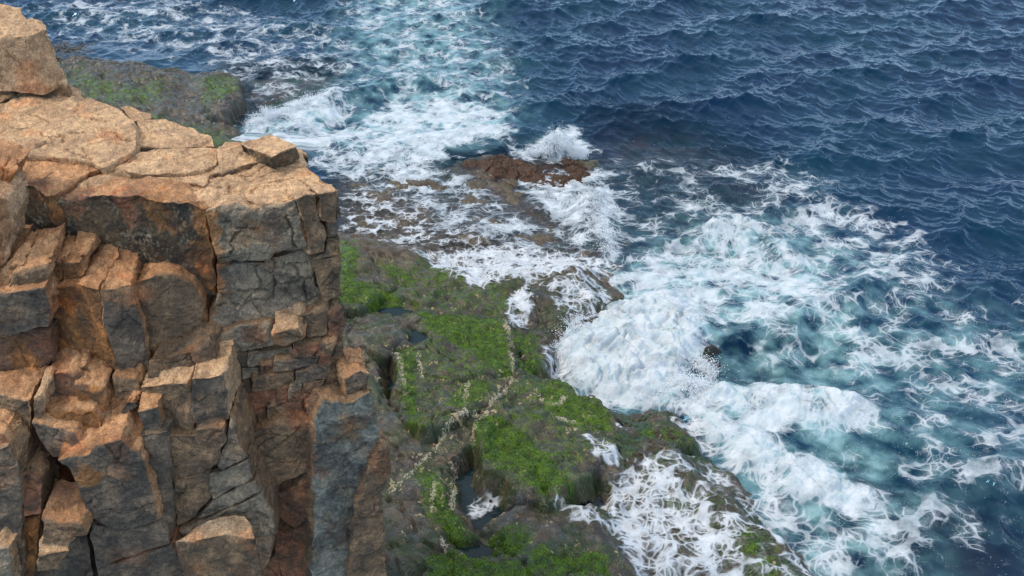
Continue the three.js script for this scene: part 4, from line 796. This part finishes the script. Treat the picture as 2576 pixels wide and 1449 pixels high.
wallBlock([[694, 1334], [742, 1336], [786, 1306], [784, 1500], [650, 1500], [664, 1410], [688, 1396]], 8.75, 0, 'red', 'brown', { depth: 0.7, joints: 1.4 });
wallBlock([[792, 1062], [812, 1010], [880, 1010], [938, 984], [946, 1040], [956, 1104], [900, 1250], [884, 1350], [880, 1500], [782, 1500], [788, 1300]], 8.75, 16, 'blue', 'brown', { a: [800, 1100], depth: 0.6, joints: 0.5, rough: 1.3, s: -0.1, ex: -0.5 });
wallBlock([[958, 1112], [980, 1122], [985, 1196], [957, 1244], [966, 1310], [976, 1500], [882, 1500], [886, 1350], [903, 1250]], 8.6, 26, 'brown', 'brown', { a: [903, 1250], depth: 0.8, joints: 0.9, rough: 1.3, s: -0.1, ex: -0.5 });
// loose boulders
tag(ledgeSlab([[-70, -6], [20, 4], [50, 14], [72, 42], [108, 54], [118, 74], [60, 92], [-70, 84]], 11.75, [0.05, 0.12], 'tan', 'tan', 0.85, { r: 0.16, parent: scene, name: 'granite_boulder', L: 0.034, joints: 0.4, ex: 0.05, ez: 0.08 }), 'big tan granite boulder with dark streaks at the top left corner', 'boulder');
tag(ledgeSlab([[438, 1360], [486, 1328], [534, 1300], [560, 1296], [612, 1297], [628, 1314], [640, 1354], [600, 1350], [566, 1345], [530, 1354], [480, 1360]], 6.32, [0.08, 0.62], 'tan', 'brown', 0.9, { a: [540, 1340], ez: 0.12, ex: 0.02, r: 0.035, L: 0.024, joints: 0.5, parent: scene, name: 'granite_boulder' }), 'large tan-topped boulder jutting from the lower cliff face', 'boulder');
tag(wallBlock([[103, 1308], [140, 1316], [180, 1314], [206, 1322], [219, 1346], [214, 1354], [106, 1372]], 7.7, -6, 'brown', 'pink', { depth: 0.6, s: 0.3, r: 0.05, parent: scene, name: 'granite_boulder' }), 'pinkish boulder in the dark crevice at lower left', 'boulder');
tag(wallBlock([[90, 1398], [124, 1392], [176, 1382], [174, 1394], [150, 1430], [92, 1440]], 7.6, 6, 'brown', 'tan', { depth: 0.5, s: 0.3, r: 0.04, parent: scene, name: 'granite_boulder' }), 'small tan boulder just below the pinkish one in the lower left crevice', 'boulder');

// ---------------------------------------------------------------- spray and weed
{
  const ball = new THREE.IcosahedronGeometry(1, 0), mat = new THREE.MeshStandardMaterial({ name: 'spray', color: new THREE.Color(0.8, 0.82, 0.84), roughness: 0.6 });
  const plume = (a, b, hgt, peak, sharp, jets, count, label) => {
    const m = new THREE.InstancedMesh(ball, mat, count), M = new THREE.Matrix4(), A = onY(a[0], a[1], 0.1), B = onY(b[0], b[1], 0.1), J = [];
    for (let j = 0; j < jets; j++) {
      const t = rnd(), env = 0.2 + 0.8 * Math.exp(-(((t - peak) / sharp) ** 2)), H = hgt * env * (0.35 + 0.75 * rnd());
      J.push([lerp(A.x, B.x, t) + 0.15 * (rnd() - 0.5), lerp(A.z, B.z, t) + 0.35 * (rnd() - 0.5), (rnd() - 0.5) * 0.9 * H, (rnd() - 0.35) * 0.7 * H, H, 0.05 + 0.16 * rnd()]);
    }
    for (let i = 0; i < count; i++) {
      const [x, z, vx, vz, H, spread] = J[(Math.pow(rnd(), 1.3) * jets) | 0], k = rnd() * rnd(), arc = 1.8 * k - 0.9 * k * k, g1 = rnd() + rnd() + rnd() - 1.5, g2 = rnd() + rnd() + rnd() - 1.5, g3 = rnd() + rnd() - 1, w = spread * (0.8 + 2.2 * k);
      const s = 0.0045 + 0.008 * rnd() + 0.008 * Math.pow(rnd(), 9);
      M.makeScale(s * (0.8 + 0.6 * rnd()), s * (0.8 + 0.6 * rnd()), s); M.setPosition(x + vx * k + g1 * w, 0.05 + arc * H + g3 * w * 0.7, z + vz * k + g2 * w);
      m.setMatrixAt(i, M);
    }
    m.name = numbered('sea_spray'); m.castShadow = m.receiveShadow = true;
    scene.add(m);
    tag(m, label, 'spray', null, 'stuff');
  };
  plume([1330, 388], [1470, 388], 1.7, 0.5, 0.2, 40, 24000, 'upright white spray plume bursting behind the low brown rock');
  plume([1480, 480], [1535, 640], 0.42, 0.6, 0.5, 40, 26000, 'white spray fan running along the edge of the washed shelf');
  plume([1390, 890], [1480, 800], 0.7, 0.5, 0.6, 30, 24000, 'spray at the ledge where the big foam mass strikes');
  plume([1715, 905], [1790, 940], 0.45, 0.5, 0.6, 24, 9000, 'drops thrown up around the small black rock');
  plume([1600, 985], [1780, 985], 0.7, 0.7, 0.5, 30, 20000, 'drops leaping above the white arm of foam');
  plume([620, 330], [830, 250], 0.8, 0.5, 0.6, 30, 24000, 'spray above the breaker beside the low ledge');
}
// growth on the shelf: short turf in the moss, weed hanging down wet flanks, barnacles along the cracks
{
  const height = (x, z) => { let h = baseGround(x, z); for (const s of mossySlabs) h = Math.max(h, slabHeight(s, x, z)); return h; };
  const blade = geo(new Float32Array([-0.5, 0, 0, 0.5, 0, 0, -0.38, 0.12, 0.5, 0.38, 0.12, 0.5, 0, 0.04, 1]), new Uint32Array([0, 2, 1, 1, 2, 3, 2, 4, 3]));
  const bump = new THREE.ConeGeometry(1, 0.9, 6, 1);
  const M = new THREE.Matrix4(), X = new THREE.Vector3(), Y = new THREE.Vector3(), Z = new THREE.Vector3(), C = new THREE.Color();
  const grow = (name, label, category, geometry, material, spots) => {
    const m = new THREE.InstancedMesh(geometry, material, spots.length);
    spots.forEach((q, i) => { m.setMatrixAt(i, q.matrix); m.setColorAt(i, q.color); });
    m.name = numbered(name); m.castShadow = m.receiveShadow = true;
    scene.add(m);
    tag(m, label, category, null, 'stuff');
  };
  const lay = (x, z, long, wide, lift, down) => {
    const e = 0.05, h = height(x, z), gx = (height(x + e, z) - height(x - e, z)) / (2 * e), gz = (height(x, z + e) - height(x, z - e)) / (2 * e), steep = Math.hypot(gx, gz);
    if (h < 0.06) return null;
    const a = rnd() * 6.283, dx = Math.cos(a) * (1 - down) - gx / (steep + 0.05) * down, dz = Math.sin(a) * (1 - down) - gz / (steep + 0.05) * down;
    Z.set(dx, dx * gx + dz * gz + lift, dz).normalize(); Y.set(-gx, 1, -gz).normalize(); X.crossVectors(Y, Z).normalize(); Y.crossVectors(Z, X);
    const m = new THREE.Matrix4().makeBasis(X.clone().multiplyScalar(wide), Y.clone().multiplyScalar(long * 0.5), Z.clone().multiplyScalar(long));
    m.setPosition(x, h - 0.004, z);
    return { matrix: m, steep };
  };
  const moss = field(-7, 9, -31, -10.6, 0.1, blend(mossAreas)), turf = [], weed = [], shell = [];
  for (let i = 0; i < 260000 && turf.length < 70000; i++) {
    const x = -5 + rnd() * 13, z = -28 + rnd() * 17, m = moss(x, z) * 1.05 + 0.6 * fbm2(x * 2.6 + 4, z * 3.4, 4) + 0.25 * fbm2(x * 0.7, z * 0.7, 4);
    if (m < 0.42 + 0.3 * rnd()) continue;
    const q = lay(x, z, 0.018 + 0.03 * rnd(), 0.012 + 0.012 * rnd(), 0.6, 0.3);
    if (!q) continue;
    const t = clamp(0.25 + 0.5 * rnd() + 0.5 * n2(x * 2.2, z * 2.2));
    q.color = C.clone().setRGB(lerp(0.026, 0.115, t), lerp(0.056, 0.205, t), 0.010);
    turf.push(q);
  }
  const wet = [9, 10, 2, 3].map((i) => mossySlabs[i]);
  for (let i = 0; i < 160000 && weed.length < 14000; i++) {
    const s = wet[(rnd() * wet.length) | 0], b = s.sdf.box, x = lerp(b[0] - 0.2, b[1] + 0.2, rnd()), z = lerp(b[2] - 0.2, b[3] + 0.2, rnd()), d = s.sdf(x, z);
    if (d < -0.25 || d > 0.75 || n2(x * 1.6, z * 1.6) < -0.15) continue;
    const q = lay(x, z, 0.08 + 0.16 * rnd(), 0.012 + 0.014 * rnd(), 0.12, 0.85);
    if (!q || q.steep < 0.25) continue;
    const t = rnd(), o = n2(x * 0.9 + 4, z * 0.9) > 0.1;
    q.color = o ? C.clone().setRGB(lerp(0.03, 0.08, t), lerp(0.022, 0.055, t), 0.015) : C.clone().setRGB(lerp(0.015, 0.05, t), lerp(0.03, 0.085, t), 0.015);
    weed.push(q);
  }
  for (const l of crustLines) for (let i = 1; i < l.length; i++) {
    const n = Math.round(150 * Math.hypot(l[i][0] - l[i - 1][0], l[i][1] - l[i - 1][1]));
    for (let k = 0; k < n; k++) {
      const t = rnd(), w = 0.09 * (rnd() + rnd() - 1), x = lerp(l[i - 1][0], l[i][0], t) + w + 0.04 * n2(t * 9, i), z = lerp(l[i - 1][1], l[i][1], t) + 0.09 * (rnd() + rnd() - 1);
      if (n2(x * 3, z * 3) < 0.0) continue;
      const s = 0.006 + 0.012 * rnd(), h = height(x, z), v = 0.75 + 0.5 * rnd();
      M.makeScale(s, s, s); M.setPosition(x, h + s * 0.35, z);
      shell.push({ matrix: M.clone(), color: C.clone().setRGB(0.46 * v, 0.40 * v, 0.29 * v) });
    }
  }
  const leaf = new THREE.MeshPhysicalMaterial({ name: 'turf', roughness: 0.6, specularIntensity: 0.4, side: THREE.DoubleSide });
  grow('moss_turf', 'short bright green turf growing in patches over the shelf', 'moss', blade, leaf, turf);
  grow('hanging_weed', 'dark strands of weed hanging down the wet flanks of the shelf', 'seaweed', blade, new THREE.MeshPhysicalMaterial({ name: 'weed', roughness: 0.35, side: THREE.DoubleSide }), weed);
  grow('barnacle_crust', 'pale barnacles crusted along the cracks of the shelf', 'barnacles', bump, new THREE.MeshStandardMaterial({ name: 'barnacle', roughness: 0.8 }), shell);
}
{
  const g = new THREE.Group(), base = onY(166, 132, 0.4), mat = new THREE.MeshStandardMaterial({ name: 'kelp', color: new THREE.Color(0.045, 0.032, 0.016), roughness: 0.5, side: THREE.DoubleSide });
  g.name = numbered('seaweed_clump');
  g.position.copy(base);
  tag(g, 'dark brown seaweed clump hanging at the landward end of the low ledge', 'seaweed');
  for (let k = 0; k < 70; k++) {
    const pos = [], idx = [], ang = rnd() * 6.283, len = 0.5 + rnd() * 0.7, w = 0.03 + rnd() * 0.04, ox = (rnd() - 0.5) * 1.5, oz = (rnd() - 0.5) * 0.9;
    for (let i = 0; i <= 6; i++) {
      const t = i / 6, r = len * t, y = 0.12 + 0.3 * Math.sin(t * 2.4) * (0.4 + rnd() * 0.2) - 0.15 * t, a = ang + 0.5 * Math.sin(t * 5 + k), cx = ox + Math.cos(a) * r, cz = oz + Math.sin(a) * r, ww = w * (1 - 0.6 * t);
      pos.push(cx - Math.sin(a) * ww, y, cz + Math.cos(a) * ww, cx + Math.sin(a) * ww, y + 0.01, cz - Math.cos(a) * ww);
      if (i) idx.push(i * 2 - 2, i * 2 - 1, i * 2 + 1, i * 2 - 2, i * 2 + 1, i * 2);
    }
    add('frond', geo(new Float32Array(pos), new Uint32Array(idx)), mat, g);
  }
  scene.add(g);
}
renderer.render(scene, camera);
